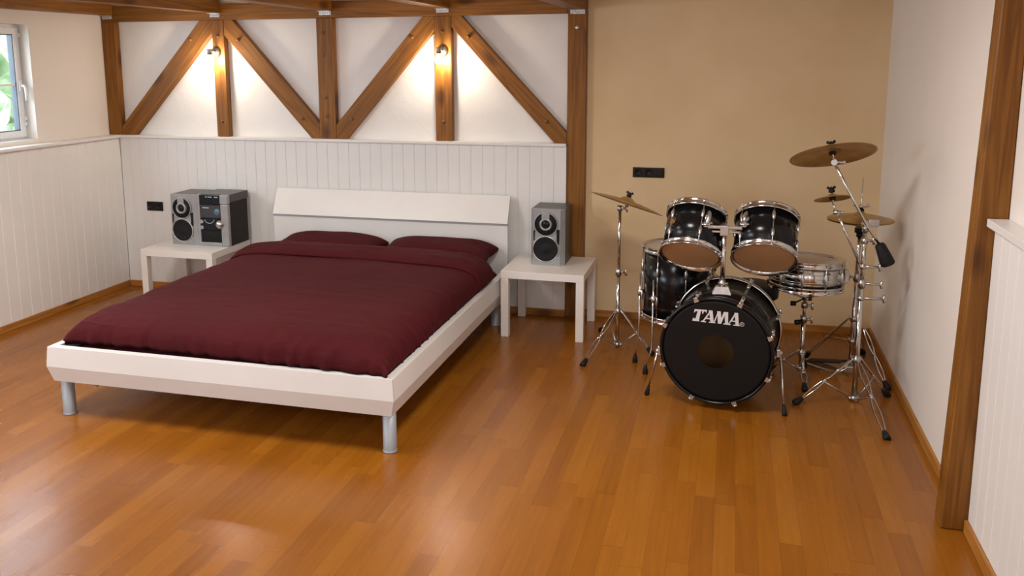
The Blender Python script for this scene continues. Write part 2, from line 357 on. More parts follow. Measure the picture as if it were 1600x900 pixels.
# greenery outside
bm = BM()
for i in range(46):
    c = Vector((-8.2+random.uniform(-.7, .7), random.uniform(4.6, 12.5), random.uniform(-1.2, 2.6)))
    v = bmesh.ops.create_icosphere(bm, subdivisions=3, radius=random.uniform(.4, .8))['verts']
    for q in v:
        d = q.co.normalized(); q.co = c+q.co+d*noise.noise((q.co+c)*5)*.35
hd = obj('garden_shrub', bm, 'leaf', loc=(-8.2, 7.5, -2)); tag(hd, 'dense light green foliage seen outside through the window', 'shrub')
bm = BM(); box(bm, (-16, -2, -2.1), (-5.3, 16, -2.0)); g = struct('ground', bm, 'leaf')

# ================================================================== TIMBER FRAME
def beam(name, p0, p1, w_, t_, label, cat, group, ends=None, skew=None):
    """square timber from p0 to p1 (centre line); w_ across in x/z plane, t_ along y; local z along the beam"""
    p0, p1 = Vector(p0), Vector(p1); d = p1-p0; ln = d.length; dn = d.normalized()
    yv = Vector((0, 1, 0)) if abs(dn.y) < .9 else Vector((0, 0, 1)); xv = yv.cross(dn).normalized()
    bm = BM(); box(bm, (-w_/2, -t_/2, 0), (w_/2, t_/2, ln), .004)
    if ends:   # cut the ends on world planes z=const: ends=(zlow, zhigh)
        for v in bm.verts:
            ztarget = ends[0] if v.co.z < ln/2 else ends[1]
            wz = (p0+xv*v.co.x+yv*v.co.y).z
            v.co.z = (ztarget-wz)/dn.z
    o = obj(name, bm, 'timber'); o.matrix_world = Matrix.Translation(p0) @ Matrix((xv, yv, dn)).transposed().to_4x4()
    tag(o, label, cat, group); return o
def pegs(o, spots):
    """wooden pegs on the face that looks into the room: spots = (x, z) world"""
    inv = o.matrix_world.inverted()
    for x, z in spots:
        bm = BM(); lathe(bm, [(0, .016), (.008, .014), (.012, .006), (.0125, -.001)], axm((x, YF, z), (0, -1, 0)), 14)
        bmesh.ops.transform(bm, matrix=inv, verts=bm.verts); obj('wooden_peg', bm, 'peg', o, world=False)
YF = 6.13; TY = (YF+YP-.001)/2; TT = YP-.001-YF
ZB, ZT = 2.14, 2.262
G = 'timbers of the half-timbered wall'
bm = None
hb = beam('timber_beam', (XLU+.002, TY, (ZB+ZT)/2), (-1.1005, TY, (ZB+ZT)/2), ZT-ZB, TT, 'long horizontal timber beam topping the half-timbered wall', 'beam', None)
posts = [(-4.788, .118, 'corner timber post beside the window wall'), (-3.806, .100, 'timber post carrying the left wall lamp'),
         (-2.916, .132, 'timber post between the two lamp posts, without a lamp'), (-1.998, .124, 'timber post carrying the right wall lamp')]
PO = []
for x, w_, lb in posts:
    PO.append(beam('timber_post', (x, TY, 1.2505), (x, TY, ZB-.001), w_, TT, lb, 'post', None))
pegs(PO[1], [(-3.806, 2.02), (-3.806, 1.37)]); pegs(PO[2], [(-2.93, 2.03), (-2.93, 1.87), (-2.925, 1.56), (-2.92, 1.42)]); pegs(PO[3], [(-2.0, 2.03), (-2.0, 1.39)])
tp = beam('timber_post', (-1.0335, (YF+YO)/2-.001, .0005), (-1.0335, (YF+YO)/2-.001, ZC-.0705), .129, YO-YF-.004, 'full-height timber post where white panelling meets the ochre wall', 'post', None)
inv = tp.matrix_world.inverted()
bm = BM(); lathe(bm, [(0, .012), (.012, .010), (.016, 0), (.016, -.001)], axm((-1.03, YF-.002, 2.045), (0, -1, 0)), 12); bmesh.ops.transform(bm, matrix=inv, verts=bm.verts); obj('bolt_head', bm, 'zinc', tp, world=False)
def X(px, py): return at(px, py, YF).x
def clip_brace(xt0, xt1, xb0, xb1, lim0, lim1, lb, pg):
    """the sloping band between its two edge lines, kept between the posts at lim0 and lim1"""
    z0, z1 = 1.2505, ZB-.001
    poly = [(xt0, z1), (xt1, z1), (xb1, z0), (xb0, z0)]
    def clip(poly, f):
        out = []
        for i in range(len(poly)):
            a, b = poly[i], poly[(i+1) % len(poly)]; fa, fb = f(a), f(b)
            if fa >= 0: out.append(a)
            if fa*fb < 0: t = fa/(fa-fb); out.append((a[0]+(b[0]-a[0])*t, a[1]+(b[1]-a[1])*t))
        return out
    poly = clip(poly, lambda p: p[0]-lim0); poly = clip(poly, lambda p: lim1-p[0])
    p0 = Vector(((xb0+xb1)/2, TY, z0)); p1 = Vector(((xt0+xt1)/2, TY, z1)); dn = (p1-p0).normalized(); yv = Vector((0, 1, 0)); xv = yv.cross(dn)
    mw = Matrix.Translation(p0) @ Matrix((xv, yv, dn)).transposed().to_4x4()
    bm = BM(); prism(bm, poly, YF+.003, YP-.001); bmesh.ops.bevel(bm, geom=bm.edges[:], offset=.002, segments=1, affect='EDGES')
    bmesh.ops.transform(bm, matrix=mw.inverted(), verts=bm.verts)
    o = obj('diagonal_brace', bm, 'timber'); o.matrix_world = mw; tag(o, lb, 'brace'); pegs(o, pg); return o
EPS = .0012
clip_brace(X(311, 32), X(346, 32), X(181, 211), X(211, 211), -4.729+EPS, -3.856-EPS, 'diagonal brace rising from the corner post to the left lamp post', [(at(298, 62, YF).x, at(298, 62, YF).z)])
clip_brace(X(330, 30), X(362, 30), X(487, 215), X(519, 215), -3.756+EPS, -2.982-EPS, 'diagonal brace falling from the left lamp post to the lampless middle post', [(at(372, 62, YF).x, at(372, 62, YF).z), (at(473, 185, YF).x, at(473, 185, YF).z)])
clip_brace(X(660, 25), X(696, 25), X(508, 218), X(541, 218), -2.850+EPS, -2.060-EPS, 'diagonal brace rising from the lampless middle post to the right lamp post', [(at(644, 58, YF).x, at(644, 58, YF).z), (at(549, 186, YF).x, at(549, 186, YF).z)])
clip_brace(X(690, 23), X(720, 23), X(866, 222), X(901, 222), -1.936+EPS, -1.098-EPS, 'diagonal brace falling from the right lamp post to the full-height post', [(at(732, 57, YF).x, at(732, 57, YF).z), (at(854, 190, YF).x, at(854, 190, YF).z)])
# ceiling joists run out into the room from the posts
jl = ['ceiling joist along the top of the window wall', 'ceiling joist meeting the wall above the left lamp', 'ceiling joist meeting the wall above the lampless middle post',
      'ceiling joist meeting the wall above the right lamp', 'ceiling joist ending on the full-height post beside the ochre wall']
for i, (x, w_) in enumerate([(-4.785, .11), (-3.822, .10), (-2.905, .115), (-1.997, .11), (-1.03, .12)]):
    z0 = 2.192 if i < 4 else 2.165
    bm = BM(); ln = YF-.002+2.58; h = ZC-.001-z0; box(bm, (-w_/2, -h/2, 0), (w_/2, h/2, ln), .004)
    o = obj('ceiling_joist', bm, 'timber'); o.matrix_world = Matrix.Translation((x, -2.58, (ZC-.001+z0)/2)) @ Matrix(((1, 0, 0), (0, 0, 1), (0, -1, 0))).to_4x4()
    tag(o, jl[i], 'joist', None)
    inv = o.matrix_world.inverted()
    bm = BM(); box(bm, (x-w_*.42, YF-.007, z0-.03), (x+w_*.42, YF-.0025, z0-.001), .001); box(bm, (x-w_*.42, YF-.05, z0-.004), (x+w_*.42, YF-.003, z0-.001), .001)
    for k in range(5): sph(bm, (x-w_*.32+k*w_*.16, YF-.008, z0-.016), .005, seg=8)
    bmesh.ops.transform(bm, matrix=inv, verts=bm.verts); obj('joist_hanger', bm, 'zinc', o, world=False)
# leaning post on the right wall
bm = BM(); z1 = ZC-.001; le = .026
vs = box(bm, (.86, 3.598, .001), (.999, 3.70, z1), 0)
for v in bm.verts: v.co.x += le*v.co.z if v.co.x < .95 else 0; 
bmesh.ops.bevel(bm, geom=bm.edges[:], offset=.005, segments=1, affect='EDGES')
o = obj('timber_post', bm, 'timber', loc=(.93, 3.65, 0)); tag(o, 'large rough timber post in the right foreground beside the panelling', 'post')

# ================================================================== BED
BX0, BX1, BY0, BY1 = -3.385, -1.452, 3.655, 6.055
bed = thing('bed_frame', 'low white double bed frame on round metal legs', 'bed', ((BX0+BX1)/2, (BY0+BY1)/2, 0))
ZR0, ZK, ZRT = .185, .268, .372
# boards with an outward kink, mitred at the corners: (inset from the outer plane, z)
prof = [(.008, ZRT), (0, ZK), (.022, ZR0), (.05, ZR0), (.05, ZRT)]
def rail(name, kind):
    bm = BM(); A = []; B = []; g = .0012
    for ins, z in prof:
        if kind == 'foot': A.append((BX0+ins+g, BY0+ins, z)); B.append((BX1-ins-g, BY0+ins, z))
        if kind == 'right': A.append((BX1-ins, BY0+ins+g, z)); B.append((BX1-ins, 5.93, z))
        if kind == 'left': A.append((BX0+ins, BY0+ins+g, z)); B.append((BX0+ins, 5.93, z))
    A = [bm.verts.new(p) for p in A]; B = [bm.verts.new(p) for p in B]; n = 5
    bm.faces.new(A); bm.faces.new(B[::-1])
    for i in range(n): bm.faces.new((A[i], B[i], B[(i+1) % n], A[(i+1) % n]))
    return obj(name, bm, 'white_paint', bed)
rail('foot_board', 'foot'); rail('side_rail', 'right'); rail('side_rail', 'left')
HX0, HX1 = -3.322, -1.488
hbd = BM(); box(hbd, (HX0, 5.985, .12), (HX1, 6.012, .672), .002); hbo = obj('headboard', hbd, 'white_paint', bed)
hbm = BM(); prism(hbm, [(5.975, .688), (5.997, .684), (6.085, .868), (6.064, .876)], HX0, HX1, 'x'); obj('headboard_panel', hbm, 'white_paint', bed)
hs = BM(); box(hs, (HX0+.002, 5.98, .6725), (HX1-.002, 6.012, .686)); o = obj('headboard_strip', hs, 'grey_strip', bed); o['label'] = 'thin grey metal strip'
hp = BM(); box(hp, (HX0+.25, 6.013, .0005), (HX0+.31, 6.05, .74), .003); obj('headboard_bracket', hp, 'white_paint', bed)
hp = BM(); box(hp, (HX1-.31, 6.013, .0005), (HX1-.25, 6.05, .74), .003); obj('headboard_bracket', hp, 'white_paint', bed)
for x, y in ((-1.497, 3.705), (-3.305, 3.705), (-1.53, 5.8), (-3.29, 5.8)):
    bm = BM(); lathe(bm, [(0, .0005), (.036, .0005), (.036, .006), (.0335, .009), (.0325, .012), (.0325, ZR0-.0005), (0, ZR0-.0005)], Matrix.Translation((x, y, 0)), 28)
    o = obj('leg', bm, 'alu', bed); o['label'] = 'round brushed metal leg'
bm = BM(); box(bm, (BX0+.052, 3.72, .20), (BX1-.052, 5.9, .235)); obj('slatted_base', bm, 'laminate', bed)
bm = BM(); tube(bm, [(-3.19, 3.735, .178), (-3.14, 3.735, .162)], .013); obj('rail_fitting', bm, 'alu', bed)

def puffy(bm, x0, x1, y0, y1, z0, h, nx, ny, px=6, py=6, r=2.2, wr=None, skew=0, hollow=False):
    G_ = []
    for j in range(ny+1):
        row = []
        tv = j/ny*2-1; v = math.copysign(1-(1-abs(tv))**1.8, tv)
        for i in range(nx+1):
            tu = i/nx*2-1; u = math.copysign(1-(1-abs(tu))**1.8, tu)
            e = (max(0, 1-abs(u)**px)*max(0, 1-abs(v)**py))**(1/r)
            x = x0+(x1-x0)*(u+1)/2; y = y0+(y1-y0)*(v+1)/2+skew*(u)
            z = z0+h*e
            if wr: x, y, z = wr(u, v, x, y, z, e)
            row.append(bm.verts.new((x, y, z)))
        G_.append(row)
    for j in range(ny):
        for i in range(nx):
            f = bm.faces.new((G_[j][i], G_[j][i+1], G_[j+1][i+1], G_[j+1][i])); f.smooth = True
    cx_, cy_ = (x0+x1)/2, (y0+y1)/2; U = []
    for j in range(ny+1):
        row = []
        for i in range(nx+1):
            c = G_[j][i].co
            if hollow:
                e = 0 if i in (0, nx) or j in (0, ny) else 1
                row.append(bm.verts.new((cx_+(c.x-cx_)*(1-.007), cy_+(c.y-cy_)*(1-.006), c.z-.024*e-.001)))
            else: row.append(bm.verts.new((c.x, c.y, z0-.012)))
        U.append(row)
    for j in range(ny):
        for i in range(nx):
            f = bm.faces.new((U[j][i], U[j+1][i], U[j+1][i+1], U[j][i+1])); f.smooth = True
    for i in range(nx):
        bm.faces.new((G_[0][i], U[0][i], U[0][i+1], G_[0][i+1])); bm.faces.new((G_[-1][i], G_[-1][i+1], U[-1][i+1], U[-1][i]))
    for j in range(ny):
        bm.faces.new((G_[j][0], G_[j+1][0], U[j+1][0], U[j][0])); bm.faces.new((G_[j][-1], U[j][-1], U[j+1][-1], G_[j+1][-1]))
# mattress in its fitted sheet
bm = BM(); puffy(bm, -3.315, -1.525, 3.74, 5.965, .252, .178, 60, 70, 14, 14, 2.4)
o = obj('mattress', bm, 'burgundy', loc=(-2.42, 4.85, .236)); tag(o, 'mattress in a burgundy fitted sheet on the white bed frame', 'mattress')
def wr_duvet(u, v, x, y, z, e):
    n = noise.noise(Vector((x*1.4, y*2.2, 3)))*.010+noise.noise(Vector((x*1.6+3, y*10+x*.8, 1)))*.0055+noise.noise(Vector((x*3.5, y*22+math.sin(x*3)*1.5, 6)))*.0022
    foot = max(0, 1-(v+1)/.13); side = max(0, (u-.78)/.22); sideL = max(0, (-u-.84)/.16)
    gx = noise.noise(Vector((x*21, y*2, 9))); gy = noise.noise(Vector((x*2, y*24, 5)))
    n += foot*gx*.020*min(1, e*1.4) + side*gy*.017 + sideL*noise.noise(Vector((x*3, y*14, 2)))*.006
    z += n*min(1, e*1.6)
    if foot > 0: y += foot*gx*.020*(1-e*.3)
    if side > 0: x += side*gy*.014
    z += .012*(1-u*u)
    return x, y, z
bm = BM(); puffy(bm, -3.338, -1.496, 3.708, 5.50, .386, .138, 220, 240, 9, 12, 2.3, wr_duvet, skew=-.03, hollow=True)
o = obj('duvet', bm, 'burgundy', loc=(-2.42, 4.6, .36)); tag(o, 'burgundy duvet spread over the bed, its top edge folded back', 'duvet'); duvet = o
# the band folded back over the duvet, following its profile and draping down at the sides
bm = BM(); nx, ny = 200, 36; T_ = []; U_ = []
for j in range(ny+1):
    a = []; b = []; v = math.sin((j/ny*2-1)*PI/2)
    for i in range(nx+1):
        tu = i/nx*2-1; u = math.copysign(1-(1-abs(tu))**1.8, tu)
        ex = max(0, 1-abs(u)**9)**(1/2.3); ey = max(0, 1-abs(v)**2.4)**.5
        x = -2.417+.930*u; y = 5.47-.035*u+.165*v+(.018*noise.noise(Vector((x*2.4, 0, 8))) if v < 0 else 0)
        z0_ = .386+.138*ex+.012*(1-u*u)
        n = noise.noise(Vector((x*2, y*8, 11)))*.010+noise.noise(Vector((x*7, y*16, 4)))*.005+noise.noise(Vector((x*2, y*25, 3)))*.003
        x += .010*ey*u**9
        a.append(bm.verts.new((x, y, z0_+(.046*ey*(.35+.65*ex)+n*ey*ex)))); b.append(a[-1] if j in (0, ny) else bm.verts.new((x-.012*(abs(u) > .97)*u, y, z0_-.006*ey)))
    T_.append(a); U_.append(b)
for j in range(ny):
    for i in range(nx):
        for q in ((T_[j][i], T_[j][i+1], T_[j+1][i+1], T_[j+1][i]), (U_[j][i], U_[j+1][i], U_[j+1][i+1], U_[j][i+1])):
            q = list(dict.fromkeys(q))
            if len(q) > 2:
                try: f = bm.faces.new(q); f.smooth = True
                except ValueError: pass
    for i in (0, nx):
        q = list(dict.fromkeys((T_[j][i], T_[j+1][i], U_[j+1][i], U_[j][i])))
        if len(q) > 2:
            try: bm.faces.new(q)
            except ValueError: pass
obj('folded_edge', bm, 'burgundy', duvet)
def pillow(x0, x1, lb):
    def wr(u, v, x, y, z, e):
        # pinched corners
        c = (abs(u)*abs(v))**3
        x += -.02*c*u; y += -.02*c*v
        return x, y, z+noise.noise(Vector((x*4, y*6, 2)))*.012*e
    bm = BM(); n = 40; top = []; bot = []
    for j in range(n+1):
        a = []; b = []
        for i in range(n+1):
            u = math.sin((i/n*2-1)*PI/2); v = math.sin((j/n*2-1)*PI/2)
            e = max(0, (1-u**4)*(1-v**4))**.5
            x = (x0+x1)/2+(x1-x0)/2*u*(1-.06*(1-abs(v))*abs(u)) ; y = 5.785+.165*v*(1-.08*(1-abs(u))); 
            w1 = noise.noise(Vector((x*5, y*7, 2)))*.012*e
            a.append(bm.verts.new((x, y, .498+.088*e+w1*.8+.02*v))); b.append(a[-1] if i in (0, n) or j in (0, n) else bm.verts.new((x, y, .500-.062*e)))
        top.append(a); bot.append(b)
    for j in range(n):
        for i in range(n):
            f = bm.faces.new((top[j][i], top[j][i+1], top[j+1][i+1], top[j+1][i])); f.smooth = True
            try: f = bm.faces.new((bot[j][i], bot[j+1][i], bot[j+1][i+1], bot[j][i+1])); f.smooth = True
            except ValueError: pass
    o = obj('pillow', bm, 'burgundy', loc=((x0+x1)/2, 5.73, .47)); tag(o, lb, 'pillow', 'burgundy pillows against the headboard'); return o
pillow(-3.17, -2.375, 'left burgundy pillow at the headboard, nearer the stereo')
pillow(-2.345, -1.545, 'right burgundy pillow at the headboard, nearer the lone speaker')

# ================================================================== SIDE TABLES
def side_table(x0, x1, y0, y1, h, lb):
    t = thing('side_table', lb, 'table', ((x0+x1)/2, (y0+y1)/2, 0), 'white square side tables')
    bm = BM(); box(bm, (x0, y0, h-.05), (x1, y1, h), .0025); obj('tabletop', bm, 'laminate', t)
    for x in (x0, x1-.052):
        for y in (y0, y1-.052):
            bm = BM(); box(bm, (x, y, .0005), (x+.052, y+.052, h-.0505), .002); obj('leg', bm, 'laminate', t)
    return t
TH = .452
side_table(-1.428, -.873, 5.553, 6.10, TH, 'white side table right of the bed, carrying a single speaker')
side_table(-4.205, -3.60, 5.560, 6.10, TH, 'white side table left of the bed, carrying the stereo and a speaker')

# ================================================================== SPEAKERS AND STEREO
def speaker(cx, y0, z0, lb):
    W, D, H = .232, .29, .385
    t = thing('speaker', lb, 'speaker', (cx, y0+D/2, z0), 'two-way shelf speakers of the stereo')
    x0, x1 = cx-W/2, cx+W/2; z0 += .0006
    bm = BM(); box(bm, (x0, y0+.03, z0), (x1, y0+D, z0+H), .004); obj('cabinet', bm, 'speaker_cab', t)
    bm = BM()   # front baffle with chamfered sides
    pl = [(x0, y0+.0295), (x0, y0+.012), (x0+.018, y0), (x1-.03, y0), (x1, y0+.018), (x1, y0+.0295)]
    A = [bm.verts.new((p[0], p[1], z0)) for p in pl]; B = [bm.verts.new((p[0], p[1]+(.004 if 0 < i < 5 else 0), z0+H)) for i, p in enumerate(pl)]
    bm.faces.new(A); bm.faces.new(B[::-1])
    for i in range(6): bm.faces.new((A[i], B[i], B[(i+1) % 6], A[(i+1) % 6]))
    obj('front_panel', bm, 'speaker_silver', t)
    c = cx-.012
    mt = lambda z: axm((c, y0+.004, z0+z), (0, -1, 0))
    zt, zw = .282, .112
    bm = BM(); lathe(bm, [(.083, 0), (.083, .009), (.080, .013), (.076, .010), (.076, 0)], mt(zt), 40, closed=True); obj('tweeter_ring', bm, 'speaker_silver', t)
    bm = BM(); lathe(bm, [(0, .002), (.03, .0015), (.0755, .008), (.0755, -.001), (0, -.001)], mt(zt), 40); tw = obj('tweeter', bm, 'cone', t)
    bm = BM(); lathe(bm, [(.043, 0), (.043, .016), (.037, .021), (.030, .019), (.028, .008)], mt(zt), 32)
    box(bm, (c-.028, y0-.012, z0+zt+.036), (c+.026, y0-.003, z0+zt+.083), .003); obj('tweeter_bezel', bm, 'speaker_silver', tw)
    bm = BM(); lathe(bm, [(0, .017), (.02, .015), (.028, .008), (.028, .002)], mt(zt), 24); obj('tweeter_cap', bm, 'glossblack', tw)
    bm = BM(); lathe(bm, [(.092, 0), (.092, .010), (.087, .015), (.083, .011), (.083, 0)], mt(zw), 44, closed=True); obj('woofer_ring', bm, 'chrome_soft', t)
    bm = BM(); lathe(bm, [(0, .010), (.02, .009), (.03, .004), (.06, .005), (.075, .011), (.0825, .008), (.0825, -.001), (0, -.001)], mt(zw), 44); obj('woofer', bm, 'cone', t)
    bm = BM(); prism(bm, [(x1-.052, z0+.15), (x1-.036, z0+.145), (x1-.034, z0+.25), (x1-.056, z0+.245)], y0-.0012, y0+.003); obj('side_inlay', bm, 'glossblack', t); bm = BM(); prism(bm, [(x0+.019, z0+.17), (x0+.026, z0+.165), (x0+.030, z0+.24), (x0+.019, z0+.235)], y0-.0012, y0+.003)
    obj('side_inlay', bm, 'glossblack', t)
    bm = BM(); box(bm, (c-.012, y0-.0055, z0+.034), (c+.006, y0-.0035, z0+.037)); obj('badge', bm, 'lightprint', t); bm = BM(); box(bm, (x1-.05, y0-.001, z0+.05), (x1-.045, y0+.001, z0+.058)); obj('indicator', bm, 'lightprint', t)
    return t
speaker(-3.973, 5.79, TH, 'silver and black speaker standing close beside the stereo unit')
speaker(-1.160, 5.785, TH, 'silver and black speaker alone on the right side table')
sx0, sx1, sy, sz, SH = -3.853, -3.592, 5.79, TH+.0006, .392
st = thing('stereo_system', 'compact stereo unit with dark side, right of a speaker on the table', 'stereo', ((sx0+sx1)/2, 5.93, TH))
bm = BM(); box(bm, (sx0+.002, sy+.035, sz), (sx1, 6.07, sz+SH-.06), .003); obj('case', bm, 'stereo_side', st)
bm = BM(); box(bm, (sx0, sy+.036, sz+SH-.0595), (sx1+.001, 6.085, sz+SH), .004); obj('lid', bm, 'speaker_cab', st)
bm = BM(); box(bm, (sx0, sy, sz), (sx0+.022, sy+.0345, sz+SH), .005); box(bm, (sx1-.065, sy, sz), (sx1, sy+.0345, sz+SH-.07), .008); box(bm, (sx1-.065, sy-.004, sz+SH-.069), (sx1, sy+.0345, sz+SH), .006)
box(bm, (sx0+.02, sy, sz), (sx1-.064, sy+.0345, sz+.028), .004); obj('front_panel', bm, 'speaker_silver', st)
fx0, fx1 = sx0+.0225, sx1-.0655
def slab(name, a, b, m, y=0): bm = BM(); box(bm, (fx0, sy+y, sz+a), (fx1, sy+.034, sz+b), .003); return obj(name, bm, m, st)
slab('disc_tray', .315, SH-.004, 'glossblack', .001); d = slab('display_panel', .215, .313, 'display', .005); cp = slab('control_panel', .12, .213, 'glossblack', .001); slab('cassette_deck', .03, .118, 'cone', .006)
bm = BM()
for k, (a, b) in enumerate(((.30, .36), (.42, .48), (.50, .56), (.58, .62), (.74, .80), (.82, .90))):
    bm = BM(); box(bm, (fx0+(fx1-fx0)*a, sy-.0005, sz+.371), (fx0+(fx1-fx0)*b, sy+.001, sz+.378)); obj('printed_mark', bm, 'lightprint', st)
bm = BM(); box(bm, (fx0+.02, sy+.0035, sz+.288), (fx0+.075, sy+.005, sz+.294)); obj('printed_mark', bm, 'lightprint', d)
bm = BM(); lathe(bm, [(0, .002), (.024, .002), (.024, 0)], axm((fx1-.03, sy+.005, sz+.262), (0, -1, 0)), 24); o = obj('lit_dial', bm, mat('dial_blue', (.10, .20, .30), .3), d)
for (dx, dz, r_) in ((.012, .185, .015), (.012, .14, .015)):
    bm = BM(); lathe(bm, [(0, .004), (.006, .004), (.008, .009), (r_, .007), (r_, -.001)], axm((fx0+dx, sy+.001, sz+dz), (0, -1, 0)), 20); obj('button', bm, 'speaker_silver', cp)
bm = BM(); lathe(bm, [(0, .026), (.018, .025), (.022, .020), (.027, .016), (.033, .006), (.033, -.001)], axm((fx1-.008, sy+.0, sz+.168), (0, -1, 0)), 28); obj('volume_knob', bm, 'chrome_soft', st)
bm = BM(); cxx = (fx0+fx1)/2-.008; tube(bm, [(cxx+.042*math.cos(a), sy-.001, sz+.212+.038*math.sin(a)) for a in [PI*1.08+PI*.84*k/12 for k in range(13)]], .0035, 8); obj('control_arc', bm, 'speaker_silver', cp)

# ================================================================== WALL SOCKETS
def outlet(x0, x1, z0, z1, y, n, lb):
    t = thing('wall_socket', lb, 'socket', ((x0+x1)/2, y, (z0+z1)/2), None)
    bm = BM(); box(bm, (x0, y-.009, z0), (x1, y-.0005, z1), .003); obj('cover_frame', bm, 'socket_black', t)
    w_ = (x1-x0)/n; zc = (z0+z1)/2
    for k in range(n):
        c = x0+w_*(k+.5); r = min(w_, z1-z0)*.36
        if n == 3 and k == 2:
            bm = BM(); box(bm, (c-r, y-.014, zc-r), (c+r, y-.0095, zc+r), .003); obj('rocker_switch', bm, 'socket_black', t); continue
        bm = BM(); lathe(bm, [(r, -.001), (r, .003), (r*.9, .004), (r*.85, .0005), (0, .0005)], axm((c, y-.0095, zc), (0, -1, 0)), 24); obj('socket_insert', bm, 'black_plastic', t)
outlet(-4.532, -4.385, .640, .715, YB, 2, 'black double wall socket on the white panelling beside the stereo table')
a, b = at(989, 261, YO), at(1038, 278, YO)
outlet(a.x, b.x, b.z, a.z, YO, 3, 'black triple wall socket on the ochre wall behind the drums')

# ================================================================== WALL LAMPS
def wall_lamp(px, pz, lb):
    t = thing('wall_lamp', lb, 'lamp', (px, YF, pz), 'bare-bulb wall lamps on the timber posts')
    bm = BM(); lathe(bm, [(0, .022), (.02, .022), (.036, .014), (.042, .004), (.042, .0005), (0, .0005)], axm((px, YF, pz), (0, -1, 0)), 28); obj('backplate', bm, 'lamp_metal', t)
    sx = px; y = YF-.095
    bm = BM(); tube(bm, [(px, YF-.02, pz+.004), (px, YF-.05, pz+.012), (sx, y, pz+.012)], .008, 10); obj('arm', bm, 'lamp_metal', t)
    bm = BM(); lathe(bm, [(0, pz+.026), (.017, pz+.026), (.020, pz+.022), (.017, pz+.012), (.018, pz-.016), (.021, pz-.02), (0, pz-.02)], Matrix.Translation((sx, y, 0)), 20); so = obj('lamp_socket', bm, 'lamp_metal', t)
    bm = BM(); zb = pz-.0205
    lathe(bm, [(0, zb), (.013, zb), (.014, zb-.012), (.024, zb-.026), (.028, zb-.042), (.024, zb-.058), (.013, zb-.067), (0, zb-.069)], Matrix.Translation((sx, y, 0)), 20)
    b = obj('light_bulb', bm, 'bulb', t)
    return t
p = at(338, 82, YF); wall_lamp(p.x, p.z, 'bare-bulb wall lamp nearer the window, on the left lamp post')
p = at(692, 80, YF); wall_lamp(p.x, p.z, 'bare-bulb wall lamp farther from the window, on the right lamp post')

# ================================================================== DRUM KIT
def drum(name, lb, cat, cb, ax, r, ln, nl, shell='black_lacquer', low='head_tan', top='head_white', group=None, phase=0, hoopm='chrome', lug='rod', badge=None, spin=0):
    """cylindrical drum: cb centre of lower head, ax axis to upper head. Local z = axis."""
    ax = Vector(ax).normalized(); t = thing(name, lb, cat, cb, group)
    xr = Vector((1, 0, 0)); xr = (xr-ax*xr.dot(ax)).normalized(); yr = ax.cross(xr)
    R3 = Matrix((xr, yr, ax)).transposed(); t.rotation_euler = R3.to_euler()
    def part(n, bm, m, par=None): return obj(n, bm, m, par or t, world=False)
    bm = BM(); lathe(bm, [(r-.008, .012), (r, .012), (r, ln-.012), (r-.008, ln-.012)], seg=64, closed=True); sh = part('shell', bm, shell)
    def hoop(z, s):
        bm = BM(); q = [(r+.002, z-s*.004), (r+.012, z-s*.004), (r+.012, z+s*.004), (r+.009, z+s*.006), (r+.009, z+s*.026), (r+.013, z+s*.030), (r+.007, z+s*.031), (r+.004, z+s*.004), (r+.002, z+s*.001)]
        lathe(bm, q, seg=64, closed=True); return part('hoop', bm, hoopm)
    hoop(.026, -1); hoop(ln-.026, 1)
    bm = BM(); lathe(bm, [(0, .010), (r-.006, .010), (r+.003, .016), (r+.003, .022), (r+.0005, .022), (r+.0005, .0125), (0, .0125)], seg=64, smooth=False); part('bottom_head', bm, low)
    bm = BM(); lathe(bm, [(0, ln-.010), (r-.006, ln-.010), (r+.003, ln-.016), (r+.003, ln-.022), (r+.0005, ln-.022), (r+.0005, ln-.0125), (0, ln-.0125)], seg=64, smooth=False); part('top_head', bm, top)
    for k in range(nl):
        a = 2*PI*(k+phase)/nl; rot = Matrix.Rotation(a, 4, 'Z')
        # split lugs: one near each hoop, slim torpedo form
        bm = BM(); rr = r+.0005
        for zc in ((ln*.30, ln*.70) if lug == 'rod' else (ln*.5,)):
            hl = .028 if lug == 'rod' else ln*.22
            v0 = len(bm.verts)
            tube(bm, [(rr+.010, 0, zc-hl), (rr+.010, 0, zc-hl*.6), (rr+.011, 0, zc), (rr+.010, 0, zc+hl*.6), (rr+.010, 0, zc+hl)], [.004, .008, .010, .008, .004], 10)
            box(bm, (rr-.0005, -.005, zc-hl*.5), (rr+.008, .005, zc+hl*.5))
        bmesh.ops.transform(bm, matrix=rot, verts=bm.verts); part('lug', bm, 'chrome_soft')
        bm = BM(); tube(bm, [(rr+.010, 0, .003), (rr+.010, 0, ln-.003)], .0028, 8)
        for z in (.004, ln-.004): tube(bm, [(rr+.010, 0, z-.005), (rr+.010, 0, z+.005)], .0055, 8)
        bmesh.ops.transform(bm, matrix=rot, verts=bm.verts); part('tension_rod', bm, 'chrome')
    return t, R3
def dpart(t, n, bm, m): # world-space mesh -> child of a rotated thing
    mw = Matrix.Translation(t.location) @ t.rotation_euler.to_matrix().to_4x4()
    bmesh.ops.transform(bm, matrix=mw.inverted(), verts=bm.verts); return obj(n, bm, m, t, world=False)

